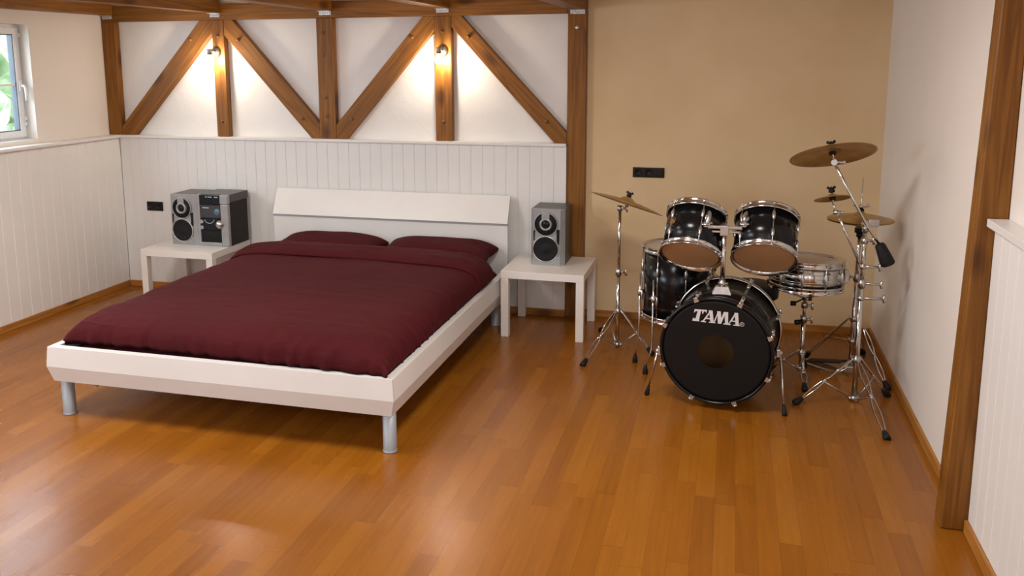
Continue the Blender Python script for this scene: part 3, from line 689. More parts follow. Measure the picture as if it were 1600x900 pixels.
# ---- bass drum
CB = Vector((-.028, 4.60, .322)); AX = Vector((.062, .47, .012)).normalized(); LB = .47
bd = thing('bass_drum', 'large black bass drum with white lettering on its black front head', 'drum', (CB.x, 4.8, 0))
BMX = axm(CB, AX)   # local z into the drum
def bpart(n, bm, m, par=None): return obj(n, bm, m, par or bd)
R_ = .275
bm = BM(); lathe(bm, [(R_-.009, .02), (R_, .02), (R_, LB-.02), (R_-.009, LB-.02)], BMX, 72, closed=True); bpart('shell', bm, 'black_lacquer')
bm = BM(); lathe(bm, [(R_-.0095, .021), (R_-.0105, .021), (R_-.0105, LB-.021), (R_-.0095, LB-.021)], BMX, 72, closed=True); bpart('shell_lining', bm, 'shell_inside')
for z, mm, nm in ((.0, 'black_lacquer', 'front_hoop'), (LB-.04, 'black_lacquer', 'rear_hoop')):
    bm = BM(); lathe(bm, [(R_+.003, z), (R_+.015, z), (R_+.017, z+.004), (R_+.017, z+.036), (R_+.015, z+.04), (R_+.003, z+.04)], BMX, 80, closed=True); h = bpart(nm, bm, mm)
    bm = BM(); zz = z+(.004 if z == 0 else .0); lathe(bm, [(R_+.0172, z+.014), (R_+.019, z+.016), (R_+.019, z+.024), (R_+.0172, z+.026)], BMX, 80, closed=True); bpart('hoop_inlay', bm, 'chrome_soft' if z else 'black_lacquer', h)
    if z:
        bm = BM(); lathe(bm, [(R_+.006, z-.009), (R_+.019, z-.009), (R_+.021, z-.001), (R_+.006, z-.001)], BMX, 80, closed=True); bpart('rim', bm, 'chrome', h)
rp = .090
bm = BM(); lathe(bm, [(rp, .0065), (R_-.012, .0065), (R_-.004, .009), (R_+.002, .018), (R_+.002, .020), (R_-.004, .011), (rp, .0085)], BMX, 80, closed=True, smooth=False); fh = bpart('front_head', bm, 'black_head')
bm = BM(); lathe(bm, [(0, LB-.02), (R_-.002, LB-.02), (R_+.002, LB-.03), (R_+.001, LB-.03), (R_-.003, LB-.018), (0, LB-.018)], BMX, 64, smooth=False); bpart('rear_head', bm, 'head_tan')
# lettering traced on the front head
N_ = -AX; P0 = CB+AX*.0063
def onhead(X_, Y_, lift=.0006):
    r = ray(1070+X_/14.545, 470+Y_/14.545); t = (P0-Vector((0, 0, CAMH))).dot(AX)/r.dot(AX)
    return Vector((0, 0, CAMH))+r*t-AX*lift
def letter(outer, holes=()):
    bm = BM(); edges = []
    for loop in (outer,)+tuple(holes):
        vs = [bm.verts.new(onhead(*p)) for p in loop]
        edges += [bm.edges.new((vs[i], vs[(i+1) % len(vs)])) for i in range(len(vs))]
    bmesh.ops.triangle_fill(bm, use_beauty=True, use_dissolve=False, edges=edges)
    o = bpart('logo_letter', bm, 'logo', fh); o['label'] = 'silver-white printed letter'; return o
letter([(225, 186), (508, 208), (490, 280), (472, 244), (440, 238), (412, 298), (394, 292), (400, 234), (368, 232), (322, 440), (335, 467), (170, 452), (190, 378), (232, 408), (250, 380), (288, 250), (275, 230), (245, 238), (207, 276)])
letter([(545, 216), (632, 222), (655, 478), (700, 490), (693, 511), (540, 495), (550, 474), (580, 478), (574, 424), (480, 412), (436, 458), (486, 468), (479, 490), (362, 474), (370, 450), (408, 448), (548, 262)], ([(500, 384), (562, 296), (572, 392)],))
letter([(735, 235), (818, 241), (830, 395), (888, 252), (988, 262), (984, 514), (1043, 530), (1036, 554), (872, 533), (884, 510), (916, 512), (908, 330), (826, 523), (750, 516), (742, 330), (686, 476), (655, 474), (738, 285)])
letter([(1132, 270), (1211, 277), (1226, 545), (1252, 556), (1243, 576), (1096, 560), (1108, 540), (1152, 544), (1148, 482), (1056, 468), (1014, 524), (990, 518), (1128, 305)], ([(1078, 446), (1142, 345), (1146, 455)],))
bm = BM(); c = onhead(1300, 535); lathe(bm, [(.0088, 0), (.0112, 0), (.0112, .0006), (.0088, .0006)], axm(c, N_), 24, closed=True)
ux = (onhead(1340, 535)-c).normalized(); uy = (onhead(1300, 500)-c).normalized()
def stroke(a, b, wd=.0012):
    a = c+ux*a[0]+uy*a[1]; b = c+ux*b[0]+uy*b[1]; d = (b-a).normalized(); n = d.cross(N_)*wd/2
    q = [bm.verts.new(v+N_*.0004) for v in (a+n, b+n, b-n, a-n)]; bm.faces.new(q)
stroke((-.003, -.005), (-.003, .005)); stroke((-.003, .0045), (.002, .0045)); stroke((.002, .0045), (.003, .002)); stroke((.003, .002), (.0015, 0)); stroke((-.003, 0), (.0015, 0)); stroke((.0005, 0), (.0035, -.005))
bpart('registered_mark', bm, 'logo', fh)
# claws, lugs, rods
for k in range(8):
    a = math.radians(22.5+45*k-1)
    # local x,y of BMX
    ex = BMX.to_3x3() @ Vector((1, 0, 0)); ey = BMX.to_3x3() @ Vector((0, 1, 0))
    ref = Vector((1, 0, 0)); ref = (ref-AX*ref.dot(AX)).normalized(); up = Vector((0, 0, 1)); up = (up-AX*up.dot(AX)).normalized()
    rad = (ref*math.cos(a)+up*math.sin(a)); tan = AX.cross(rad)
    MX = Matrix((tan, rad, AX)).transposed().to_4x4(); MX = Matrix.Translation(CB) @ MX
    for z0, s in ((0, 1), (LB, -1)):
        bm = BM()
        prism(bm, [(-.013, R_+.004), (.013, R_+.004), (.010, R_+.0225), (-.010, R_+.0225)], -.001, -.0065) # dummy in local frame (x,z)->(tan,rad)
        for v in bm.verts: v.co = Vector((v.co.x, v.co.z, v.co.y if s > 0 else -v.co.y))
        box(bm, (-.010, R_+.0195, -.006 if s > 0 else -.05), (.010, R_+.0245, .05 if s > 0 else .006), .001)
        box(bm, (-.007, R_+.018, (.05 if s > 0 else -.062)), (.007, R_+.032, (.062 if s > 0 else -.05)), .002)
        for v in bm.verts: v.co.z += z0
        bmesh.ops.transform(bm, matrix=MX, verts=bm.verts); bpart('claw', bm, 'chrome_soft')
        bm = BM(); tube(bm, [(0, R_+.026, z0-s*.01), (0, R_+.026, z0+s*.02), (0, R_+.025, z0+s*.10)], .0032, 8)
        tube(bm, [(-.012, R_+.026, z0-s*.004), (.012, R_+.026, z0-s*.004)], .004, 8)
        bmesh.ops.transform(bm, matrix=MX, verts=bm.verts); bpart('tension_rod', bm, 'chrome')
        bm = BM(); tube(bm, [(0, R_+.016, z0+s*.088), (0, R_+.018, z0+s*.10), (0, R_+.018, z0+s*.125), (0, R_+.014, z0+s*.14)], [.006, .011, .010, .005], 10)
        box(bm, (-.007, R_+.0003, z0+s*.092), (.007, R_+.014, z0+s*.132))
        bmesh.ops.transform(bm, matrix=MX, verts=bm.verts); bpart('lug', bm, 'chrome_soft')
# spurs
for a0, f0 in ((at(1028, 548, 4.70), atz(1010, 617)), (at(1219, 552, 4.76), atz(1226, 650))):
    bm = BM(); d = (a0-f0).normalized(); tube(bm, [a0+d*.03, f0+d*.035], .0062, 10); sp = bpart('spur', bm, 'chrome')
    bm = BM(); c = CB.x; s = 1 if a0.x > CB.x else -1; box(bm, (min(a0.x, a0.x-s*.022), a0.y-.02, a0.z-.02), (max(a0.x, a0.x-s*.022), a0.y+.02, a0.z+.025), .005); sph(bm, a0, .014); bpart('spur_bracket', bm, 'chrome_soft', sp)
    bm = BM(); tube(bm, [f0+d*.055, f0+d*.04, f0+d*.012, f0+Vector((0, 0, .0008))], [.008, .011, .014, .012], 14); bpart('rubber_foot', bm, 'black_rubber', sp)

# ---- toms on their double holder
G_T = 'mounted toms above the bass drum'
def tom(pb, Yb, pt, Yt, r, lb, ph, badge=False):
    b = at(*pb, Yb); t_ = at(*pt, Yt); ln = (t_-b).length
    d, R3 = drum('mounted_tom', lb, 'drum', b, t_-b, r, ln, 6, phase=ph, group=G_T)
    if badge:
        rot = Matrix.Rotation(math.radians(badge), 4, 'Z'); bm = BM(); v = axm((r+.0005, 0, ln*.56), (1, 0, 0)); lathe(bm, [(.016, 0), (.020, .0012), (.022, 0)], v, 20); lathe(bm, [(0, .001), (.010, .001), (.011, 0)], v, 16)
        bmesh.ops.transform(bm, matrix=rot, verts=bm.verts); obj('badge', bm, 'gold', d, world=False)
    return d, b, (t_-b).normalized(), ln
t1, b1, a1, l1 = tom((1078, 401), 4.78, (1089.5, 334), 4.95, .153, 'mounted tom on the left of the holder, nearer the left cymbal', -.25, badge=-136)
t2, b2, a2, l2 = tom((1193.5, 406), 4.78, (1198.5, 341), 4.95, .158, 'mounted tom on the right of the holder, nearer the snare', -.33)
th = thing('tom_holder', 'chrome double tom holder rising from the bass drum shell', 'drum hardware', at(1128, 452, 4.79))
top = CB+AX*.20+Vector((0, 0, R_)); hx, hy = at(1128, 450, 4.76).x, 4.76
zt_ = CB.z+R_
bm = BM(); A = [bm.verts.new((hx+a*.05, hy+b*.035, zt_+.0005)) for a, b in ((-1, -1), (1, -1), (1, 1), (-1, 1))]; B = [bm.verts.new((hx+a*.032, hy+b*.022, zt_+.040)) for a, b in ((-1, -1), (1, -1), (1, 1), (-1, 1))]
bm.faces.new(A); bm.faces.new(B)
for i in range(4): bm.faces.new((A[i], A[(i+1) % 4], B[(i+1) % 4], B[i]))
bmesh.ops.bevel(bm, geom=bm.edges[:], offset=.003, segments=2, affect='EDGES'); obj('base_block', bm, 'chrome_soft', th)
pt = at(1128, 355, 4.76)
bm = BM(); tube(bm, [(hx, hy, zt_+.035), (hx, hy, zt_+.075)], .016, 18); tube(bm, [(hx-.02, hy, zt_+.055), (hx+.03, hy, zt_+.055)], .007, 10); obj('memory_lock', bm, 'chrome_soft', th)
bm = BM(); tube(bm, [(hx, hy, zt_+.03), (hx, hy, pt.z-.005)], .0125, 18); obj('post', bm, 'chrome', th)
zc = pt.z
bm = BM(); box(bm, (hx-.022, hy-.018, zc-.045), (hx+.022, hy+.02, zc+.012), .005); obj('t_clamp', bm, 'chrome_soft', th)
xl, xr_ = at(1092, 352, 4.76).x, at(1160, 352, 4.76).x
bm = BM(); box(bm, (xl, hy-.012, zc-.009), (xr_, hy+.012, zc+.009), .004); box(bm, (xl+.03, hy-.006, zc-.030), (xr_-.01, hy+.012, zc-.019), .003); obj('crossbar', bm, 'chrome_soft', th)
for px, d_ in ((1103, (b1, a1, l1, .153)), (1163, (b2, a2, l2, .158))):
    b_, a_, l_, r_ = d_; q = b_+a_*l_*.55; hub = at(px, 350, 4.76)
    # point on the shell nearest the hub
    v = hub-q; v = v-a_*v.dot(a_); v.normalize(); s_ = q+v*(r_+.002)+a_*(.02)
    bm = BM(); tube(bm, [hub, hub+Vector((0, .0, .03)), (hub+s_)/2+Vector((0, -.005, .03)), s_+v*.022], .009, 12); ar = obj('tilter_arm', bm, 'chrome', th)
    bm = BM(); sph(bm, hub, .020); tube(bm, [hub+Vector((0, -.03, 0)), hub+Vector((0, .02, 0))], .012, 12); obj('ratchet', bm, 'chrome_soft', ar)
    bm = BM(); h2 = hub+Vector((.0, -.03, 0)); tube(bm, [h2+Vector((-.022, 0, .006)), h2, h2+Vector((.022, 0, .006))], [.008, .005, .008], 10); obj('wing_bolt', bm, 'chrome', ar)
    bm = BM(); mx = axm(s_, v)
    tube(bm, [s_-a_*.045+v*.006, s_-a_*.03+v*.012, s_+v*.016, s_+a_*.03+v*.012, s_+a_*.045+v*.006], [.006, .012, .017, .012, .006], 12)
    lathe(bm, [(0, .001), (.02, .001), (.02, .014), (.012, .026), (0, .026)], mx, 18)
    dpart(t1 if px < 1130 else t2, 'mount_bracket', bm, 'chrome_soft')
    bm = BM(); h3 = s_+v*.018+Vector((0, 0, -.03)); tube(bm, [h3+Vector((-.02, -.006, 0)), h3, h3+Vector((.02, -.006, 0))], [.008, .005, .008], 10); obj('wing_bolt', bm, 'chrome', ar)

# ---- floor tom
cf = Vector((-.262, 5.30, .300)); RF = .205; LF = .435
ft, _ = drum('floor_tom', 'deep black floor tom standing behind and left of the bass drum', 'drum', cf, (0, 0, 1), RF, LF, 8, phase=.31, low='head_white', lug='rod')
for fp, ang in ((atz(992, 566), None), (atz(1008, 584), None), (Vector((.02, 5.36, 0)), None)):
    v = (fp-Vector((cf.x, cf.y, 0))); v.z = 0; v.normalize(); s_ = Vector((cf.x, cf.y, 0))+v*(RF+.022)
    bm = BM(); tube(bm, [s_+Vector((0, 0, .56)), s_+Vector((0, 0, .20)), s_+v*.004+Vector((0, 0, .14)), fp+Vector((0, 0, .03))], .0058, 10); lg = dpart(ft, 'leg', bm, 'chrome')
    bm = BM(); tube(bm, [fp+Vector((0, 0, .05)), fp+Vector((0, 0, .035)), fp+Vector((0, 0, .006)), fp+Vector((0, 0, .0008))], [.009, .013, .017, .015], 14)
    dpart(ft, 'rubber_foot', bm, 'black_rubber')
    bm = BM(); q = Vector((cf.x, cf.y, .445))+v*(RF+.001); sph(bm, q+v*.012, .018, (1, 1, 1.1)); tube(bm, [q+v*.022+Vector((0, 0, -.02)), q+v*.022+Vector((0, 0, .02))], .012, 12)
    tube(bm, [q+v*.03+v.cross(Vector((0, 0, 1)))*.02, q+v*.03, q+v*.03-v.cross(Vector((0, 0, 1)))*.02], [.007, .004, .007], 8); dpart(ft, 'leg_bracket', bm, 'chrome_soft')

# ---- snare
sb = at(1259, 449, 5.16); stp = at(1263.5, 411, 5.13)
SR = .189
sa = Vector((.014, .045, 1)).normalized()
sn, _ = drum('snare_drum', 'shallow chrome snare drum on its own basket stand', 'drum', sb, sa, SR, .165, 10, shell='chrome', phase=.2, low='head_white', lug='tube')
bm = BM()
for z in (.060, .082, .104): lathe(bm, [(SR+.0002, z-.003), (SR+.0035, z), (SR+.0002, z+.003)], seg=64)
obj('shell_bead', bm, 'chrome', sn, world=False)
bm = BM(); box(bm, (SR*math.cos(-.1)+.004, SR*math.sin(-.1)-.022, .045), (SR+.028, SR*math.sin(-.1)+.022, .12), .006); obj('snare_strainer', bm, 'chrome_soft', sn, world=False)

# ---- cymbals
def cymbal(lb, c, n, r, bell=.045, group=None, name='cymbal', cat='cymbal', prof_h=.022):
    n = Vector(n).normalized(); xr = Vector((1, 0, 0)); xr = (xr-n*xr.dot(n)).normalized(); yr = n.cross(xr)
    bm = BM(); b = bell
    pts = [(.006, .022*b/.045+prof_h*.0), (b*.5, .019*b/.045), (b*.85, .010*b/.045), (b, .003), (b+.008, 0)]
    k = 10
    for i in range(1, k+1):
        t = i/k; rr = b+.008+(r-b-.008)*t; pts.append((rr, -prof_h*t**1.7))
    under = [(q[0], q[1]-.0016) for q in pts][::-1]
    lathe(bm, pts+under, seg=72, closed=True)
    o = obj(name, bm, 'bronze'); o.matrix_world = Matrix.Translation(c) @ Matrix((xr, yr, n)).transposed().to_4x4()
    tag(o, lb, cat, group); return o
def strap_leg(par, a, knee, f, lens=False, r=.0042, off=.011):
    """double-braced leg: two rods from collar a to foot f, pinched at the knee"""
    d = (f-a).normalized(); side = d.cross(Vector((0, 0, 1))).normalized(); 
    bm = BM(); n = 28; fe = f+(a-f).normalized()*.05
    for s in (-1, 1):
        pts = []
        for i in range(n+1):
            t = i/n
            o_ = off*(.55+.0*t) if (not lens and t < .5) else off*(.35+1.0*abs(math.sin(2*PI*t)))
            pts.append(a+(fe-a)*t+side*s*o_*(1 if t < .97 else .6))
        tube(bm, pts, r, 8)
    if not lens:
        tube(bm, [a+side*0, a+(fe-a)*.48], .0058, 8)
    tube(bm, [a+(fe-a)*.5-side*off*.8, a+(fe-a)*.5+side*off*.8], .006, 8)
    lg = obj('leg', bm, 'chrome', par)
    bm = BM(); dd = (a-f).normalized(); g = f+Vector((0, 0, .0008))
    tube(bm, [f+dd*.062, f+dd*.055, f+dd*.018+Vector((0, 0, .002)), g+Vector((0, 0, .004))], [.010, .013, .019, .016], 14)
    zmin = min(v.co.z for v in bm.verts)
    for v in bm.verts: v.co.z = max(v.co.z, .0008)
    obj('rubber_foot', bm, 'black_rubber', lg); return lg
def tripod(par, c, zc, zb, feet, lens=()):
    for i, f in enumerate(feet):
        f = Vector(f); h = Vector((f.x-c[0], f.y-c[1], 0)).normalized(); a = Vector((c[0], c[1], zc))+h*.028
        strap_leg(par, a, None, f, lens=i in lens)
        m_ = a+(f-a)*.48; q = Vector((c[0], c[1], zb))+h*.02
        bm = BM(); tube(bm, [q, m_], .0045, 8); s = h.cross(Vector((0, 0, 1))); sph(bm, m_, .009, seg=10); obj('leg_brace', bm, 'chrome_soft', par)
    for z, hh, n_ in ((zc, .016, 'upper_collar'), (zb, .012, 'lower_collar')):
        bm = BM(); tube(bm, [(c[0], c[1], z-hh), (c[0], c[1], z+hh)], .0215, 18)
        for f in feet:
            f = Vector(f); h = Vector((f.x-c[0], f.y-c[1], 0)).normalized(); p_ = Vector((c[0], c[1], z)); tube(bm, [p_+h*.015, p_+h*.032], .010, 10)
        obj(n_, bm, 'chrome_soft', par)
def clamp(par, p, side=(1, 0, 0), r=.019, h=.022, wing=True, name='height_clamp', reach=.04):
    p = Vector(p); side = Vector(side).normalized(); bm = BM(); tube(bm, [p-Vector((0, 0, h)), p+Vector((0, 0, h))], r, 16); tube(bm, [p, p+side*reach], .007, 10)
    o = obj(name, bm, 'chrome_soft', par)
    if wing:
        bm = BM(); q = p+side*(reach+.002); tube(bm, [q-Vector((0, 0, .02))+side*.006, q, q+Vector((0, 0, .02))+side*.006], [.008, .005, .008], 10); obj('wing_bolt', bm, 'chrome', o)
def top_nut(par, c, n, felt=True):
    n = Vector(n).normalized(); c = Vector(c); bm = BM(); tube(bm, [c-n*.05, c+n*.055], .004, 8); obj('cymbal_rod', bm, 'chrome', par)
    bm = BM(); tube(bm, [c+n*.023, c+n*.036], .016, 14); o = obj('felt_washer', bm, 'black_rubber', par)
    bm = BM(); tube(bm, [c-n*.004, c-n*.020], .017, 14); obj('felt_washer', bm, 'black_rubber', par)
    bm = BM(); x = n.cross(Vector((0, 1, 0))).normalized(); q = c+n*.044; tube(bm, [q-x*.020+n*.008, q-x*.010, q, q+x*.010, q+x*.020+n*.008], [.008, .006, .009, .006, .008], 10); obj('wing_nut', bm, 'black_plastic', par)
# left crash and its straight stand
SX, SY = at(965, 500, 5.45).x, 5.45
n1 = Vector((.30, .22, 1)).normalized()
cc = at(980.5, 313, 5.44)
cs = thing('cymbal_stand', 'straight chrome cymbal stand left of the drums, beside the side table', 'cymbal stand', (SX, SY, 0))
bm = BM(); tube(bm, [(SX, SY, .022), (SX, SY, .52)], .0125, 16); obj('base_tube', bm, 'chrome', cs)
bm = BM(); tube(bm, [(SX, SY, .50), (SX, SY, .93)], .0095, 16); obj('upper_tube', bm, 'chrome', cs)
clamp(cs, (SX, SY, .515)); clamp(cs, (SX, SY, .92), (1, -.2, 0), .016, .016, name='tilter')
bm = BM(); tube(bm, [(SX, SY, .93), cc-n1*.05], .0055, 10); obj('tilter_arm', bm, 'chrome', cs)
top_nut(cs, cc, n1)
tripod(cs, (SX, SY), .262, .045, [atz(909, 573), atz(1021, 556), Vector((-.80, 5.84, 0))], lens=(0,))
cymbal('bronze crash cymbal tilted on the straight stand at the far left of the kit', cc-n1*.0, n1, .232, group=None)
# boom stand with crash
QX, QY = at(1334, 624, 4.93).x, 4.93
hub = at(1352, 352, 4.90); tip = at(1303, 253, 4.84); tail = at(1376, 385, 4.93)
bs = thing('boom_stand', 'chrome boom cymbal stand with black counterweight, at the front right', 'cymbal stand', (QX, QY, 0))
bm = BM(); tube(bm, [(QX, QY, .004), (QX, QY, .66)], .0145, 16); obj('base_tube', bm, 'chrome', bs)
bm = BM(); tube(bm, [(QX, QY, .64), (QX, QY, hub.z-.03)], .0105, 16); obj('upper_tube', bm, 'chrome', bs)
clamp(bs, (QX, QY, .655), (1, -.1, 0), reach=.09)
clamp(bs, (QX, QY, .575), (1, .05, 0), .0165, .012, reach=.11, name='memory_lock')
clamp(bs, (QX, QY, .745), (1, .05, 0), .0135, .012, reach=.08, name='memory_lock'); clamp(bs, (QX, QY, .885), (1, .2, 0), .017, .016)
bm = BM(); sph(bm, (QX, QY, hub.z), .022); tube(bm, [(QX, QY, hub.z), (QX, QY, hub.z-.04)], .016, 14); tube(bm, [(QX, QY-.035, hub.z), (QX, QY+.02, hub.z)], .013, 14)
box(bm, (QX+.012, QY-.012, hub.z-.012), (QX+.065, QY+.004, hub.z+.028), .006); obj('boom_clamp', bm, 'chrome_soft', bs)
bd_ = (tip-hub).normalized(); hb2 = Vector((QX, QY-.03, hub.z)); 
bm = BM(); tube(bm, [tip, hb2, tail+(tail-hub)*.1], .0072, 12); ba = obj('boom_arm', bm, 'chrome', bs)
d = (tail-hub).normalized(); c0 = at(1374, 381, 4.93); c1 = at(1388, 414, 4.93)
bm = BM(); d = (c1-c0).normalized(); ln = (c1-c0).length; lathe(bm, [(0, 0), (.020, 0), (.026, .008), (.036, ln*.75), (.038, ln*.92), (.032, ln), (0, ln)], axm(c0, d), 24)
obj('counterweight', bm, 'black_rubber', ba)
n2 = Vector((-.16, .40, 1)).normalized(); cc2 = at(1300.5, 236, 4.84)
bm = BM(); tube(bm, [tip+Vector((0, -.02, 0)), tip+Vector((0, .02, 0))], .016, 14); tube(bm, [tip, tip+Vector((.045, -.005, .0))], .008, 10); sph(bm, tip+Vector((.045, -.005, 0)), .012, (1, .5, 1)); obj('tilter', bm, 'chrome_soft', ba)
bm = BM(); tube(bm, [tip, cc2-n2*.045], .0055, 10); obj('tilter_arm', bm, 'chrome', ba)
top_nut(bs, cc2, n2)
cymbal('large crash cymbal on the boom stand, the highest cymbal of the kit', cc2, n2, .212)
tripod(bs, (QX, QY), .235, .018, [atz(1240, 632), atz(1387, 689), atz(1388, 620)], lens=(1,))
# splash arm from the boom stand
sc = at(1300.5, 307, 4.98); n3 = Vector((-.14, .34, 1)).normalized(); sj = at(1308, 332, 4.97); sbm = Vector((QX, QY+.015, at(1350, 415, 4.93).z))
sa_ = thing('splash_arm', 'thin chrome cymbal arm clamped to the boom stand, holding the splash', 'cymbal arm', sbm)
bm = BM(); tube(bm, [sj, sbm+Vector((-.012, .012, 0))], .0062, 10); obj('arm', bm, 'chrome', sa_)
bm = BM(); tube(bm, [sbm+Vector((0, .012, -.016)), sbm+Vector((0, .012, .016))], .014, 12); obj('grab_clamp', bm, 'chrome_soft', sa_)
bm = BM(); tube(bm, [sj+Vector((-.02, 0, 0)), sj+Vector((.02, 0, 0))], .011, 12); tube(bm, [sj+Vector((.02, 0, .0)), sj+Vector((.03, -.01, .004))], [.01, .006], 10); tube(bm, [sj, sc-n3*.045], .005, 10); obj('tilter', bm, 'chrome_soft', sa_)
top_nut(sa_, sc, n3); cymbal('small splash cymbal between the high crash and the hi-hats', sc, n3, .094, bell=.03, prof_h=.012)
# hi-hat
HX, HY = at(1332, 531, 5.33).x, 5.33
hc = at(1345, 343, HY); hc.x = HX
hh = thing('hi_hat_stand', 'chrome hi-hat stand with foot pedal, behind the boom stand', 'hi-hat stand', (HX, HY, 0))
bm = BM(); tube(bm, [(HX, HY, .05), (HX, HY, .60)], .0145, 16); obj('base_tube', bm, 'chrome', hh)
bm = BM(); tube(bm, [(HX, HY, .58), (HX, HY, hc.z-.08)], .0105, 16); obj('upper_tube', bm, 'chrome', hh)
bm = BM(); tube(bm, [(HX, HY, hc.z-.08), (HX, HY, hc.z+.24)], .003, 8); obj('pull_rod', bm, 'chrome', hh)
bm = BM(); tube(bm, [(HX, HY, hc.z-.10), (HX, HY, hc.z-.075)], .018, 16); tube(bm, [(HX, HY, hc.z-.075), (HX, HY, hc.z-.049)], .028, 18); obj('cymbal_seat', bm, 'black_plastic', hh)
bm = BM(); tube(bm, [(HX, HY, hc.z+.048), (HX, HY, hc.z+.06)], .016, 14); o = obj('felt_washer', bm, 'black_rubber', hh)
bm = BM(); z = hc.z+.074; tube(bm, [(HX, HY, z-.012), (HX, HY, z+.012)], .010, 12); tube(bm, [(HX-.042, HY, z+.012), (HX-.02, HY, z), (HX+.02, HY, z), (HX+.042, HY, z+.012)], [.011, .005, .005, .011], 10); obj('hi_hat_clutch', bm, 'chrome', hh)
clamp(hh, (HX, HY, .595), (-1, -.2, 0)); 
hfeet = [Vector((.50, 5.62, 0)), Vector((.895, 5.20, 0)), Vector((.86, 5.78, 0))]
tripod(hh, (HX, HY), .35, .215, [hfeet[0], hfeet[2]], lens=())
strap_leg(hh, at(1350, 513, 5.28), None, atz(1392, 612)+Vector((-.012, 0, 0)), lens=True)
# pedal
pd0 = Vector((HX, HY-.02, 0)); dirp = (Vector((.50, 5.62, 0))-Vector((HX, HY, 0))).normalized(); dirp = Vector((-.62, .55, 0)).normalized(); sd = dirp.cross(Vector((0, 0, 1)))
bm = BM()
def quadbar(bm, a, b, wd, th_):
    d_ = (b-a).normalized(); s_ = d_.cross(Vector((0, 0, 1))).normalized(); u_ = s_.cross(d_)
    A = [bm.verts.new(a+s_*x*wd/2+u_*z*th_/2) for x, z in ((-1, -1), (1, -1), (1, 1), (-1, 1))]; B = [bm.verts.new(b+s_*x*wd/2+u_*z*th_/2) for x, z in ((-1, -1), (1, -1), (1, 1), (-1, 1))]
    bm.faces.new(A); bm.faces.new(B)
    for i in range(4): bm.faces.new((A[i], A[(i+1) % 4], B[(i+1) % 4], B[i]))
p0 = Vector((HX, HY, .075))+dirp*.05; p1 = Vector((HX, HY, .016))+dirp*.29
quadbar(bm, p0, p1, .078, .009); bmesh.ops.bevel(bm, geom=bm.edges[:], offset=.003, segments=1, affect='EDGES'); fb = obj('footboard', bm, 'black_rubber', hh)
bm = BM(); ppts = [Vector((HX, HY, .0))+dirp*(.30)+sd*.04]; 
tube(bm, [Vector((HX, HY, .055))+sd*.03, Vector((HX, HY, .010))+dirp*.06+sd*.045, Vector((HX, HY, .008))+dirp*.30+sd*.042, Vector((HX, HY, .008))+dirp*.33, Vector((HX, HY, .008))+dirp*.30-sd*.042, Vector((HX, HY, .010))+dirp*.06-sd*.045, Vector((HX, HY, .055))-sd*.03], .006, 10); obj('pedal_frame', bm, 'chrome_soft', hh)
bm = BM(); box(bm, (HX-.035, HY-.02, .028), (HX+.035, HY+.02, .065), .006); obj('pedal_yoke', bm, 'chrome_soft', hh)
nh = Vector((.01, 0.0, 1))
cymbal('lower hi-hat cymbal, turned bell-down under its twin', Vector((HX, HY, hc.z-.026)), Vector((.01, 0, -1)), .178, bell=.04, name='hi_hat_cymbal', group='hi-hat pair')
cymbal('upper hi-hat cymbal, resting bell-up on its twin', Vector((HX, HY, hc.z+.025)), nh, .178, bell=.04, name='hi_hat_cymbal', group='hi-hat pair')

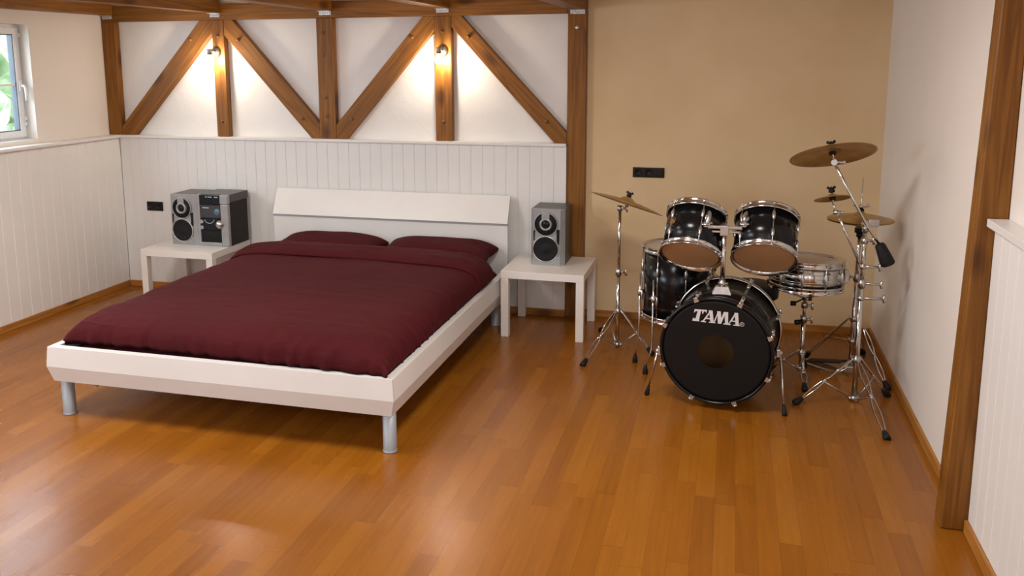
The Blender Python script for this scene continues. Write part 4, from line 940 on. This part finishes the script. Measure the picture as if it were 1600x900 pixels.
# ---- snare stand
NX, NY = at(1252, 560, 5.22).x, 5.22
ns = thing('snare_stand', 'low chrome basket stand carrying the chrome snare', 'snare stand', (NX, NY, 0))
zt2 = sb.z-.075
bm = BM(); tube(bm, [(NX, NY, .05), (NX, NY, .36)], .0125, 14); obj('base_tube', bm, 'chrome', ns)
bm = BM(); tube(bm, [(NX, NY, .34), (NX, NY-.01, zt2)], .0095, 14); obj('upper_tube', bm, 'chrome', ns)
clamp(ns, (NX, NY, .36), (1, -.4, 0)); clamp(ns, (NX, NY-.008, zt2-.04), (1, -.5, 0), .017, .018, name='basket_tilter')
hubn = Vector((NX, NY-.01, zt2))
for ang in (20, 155, 272):
    a = math.radians(ang); e = sb+Vector((math.cos(a)*(SR+.018), math.sin(a)*(SR+.018), -.012)); e.z = sb.z-.006+.0
    bm = BM(); tube(bm, [hubn, hubn+(e-hubn)*.5+Vector((0, 0, -.012)), e+Vector((0, 0, -.012)), e+Vector((math.cos(a)*.008, math.sin(a)*.008, .016))], .005, 8); am = obj('basket_arm', bm, 'chrome', ns)
    bm = BM(); tube(bm, [e+Vector((math.cos(a)*.006, math.sin(a)*.006, -.012)), e+Vector((math.cos(a)*.010, math.sin(a)*.010, .020))], .009, 10); obj('rubber_grip', bm, 'black_rubber', am)
bm = BM(); q = hubn+Vector((-.06, -.02, -.03)); tube(bm, [hubn, q], .005, 8); tube(bm, [q+Vector((-.018, 0, 0)), q+Vector((.012, 0, 0))], .014, 12); obj('tilter_knob', bm, 'black_plastic', ns)
bm = BM(); tube(bm, [(NX-.045, NY-.02, .34), (NX-.02, NY-.01, .34)], .015, 12); obj('tilter_knob', bm, 'black_plastic', ns)
tripod(ns, (NX, NY), .155, .062, [Vector((NX+.01, 4.99, 0)), Vector((.27, 5.32, 0)), Vector((.49, 5.45, 0))])

# ---- drum throne, mostly hidden behind the bass drum
tx, ty = .165, 5.46
dt = thing('drum_throne', 'round black drum stool hidden behind the bass drum', 'stool', (tx, ty, 0))
bm = BM(); lathe(bm, [(0, .405), (.14, .405), (.155, .415), (.158, .46), (.15, .485), (.12, .495), (0, .498)], Matrix.Translation((tx, ty, 0)), 40); obj('seat', bm, 'black_rubber', dt)
bm = BM(); tube(bm, [(tx, ty, .06), (tx, ty, .4045)], .014, 14); obj('post', bm, 'chrome', dt)
for k in range(3):
    a = math.radians(30+120*k); f = Vector((tx+.20*math.cos(a), ty+.20*math.sin(a), 0)); tpp = Vector((tx, ty, .2)); 
    bm = BM(); tube(bm, [tpp, f+Vector((0, 0, .03))], .008, 10); lg = obj('leg', bm, 'chrome', dt)
    bm = BM(); tube(bm, [f+Vector((0, 0, .04)), f+Vector((0, 0, .008)), f+Vector((0, 0, .0008))], [.011, .016, .014], 12); obj('rubber_foot', bm, 'black_rubber', lg)
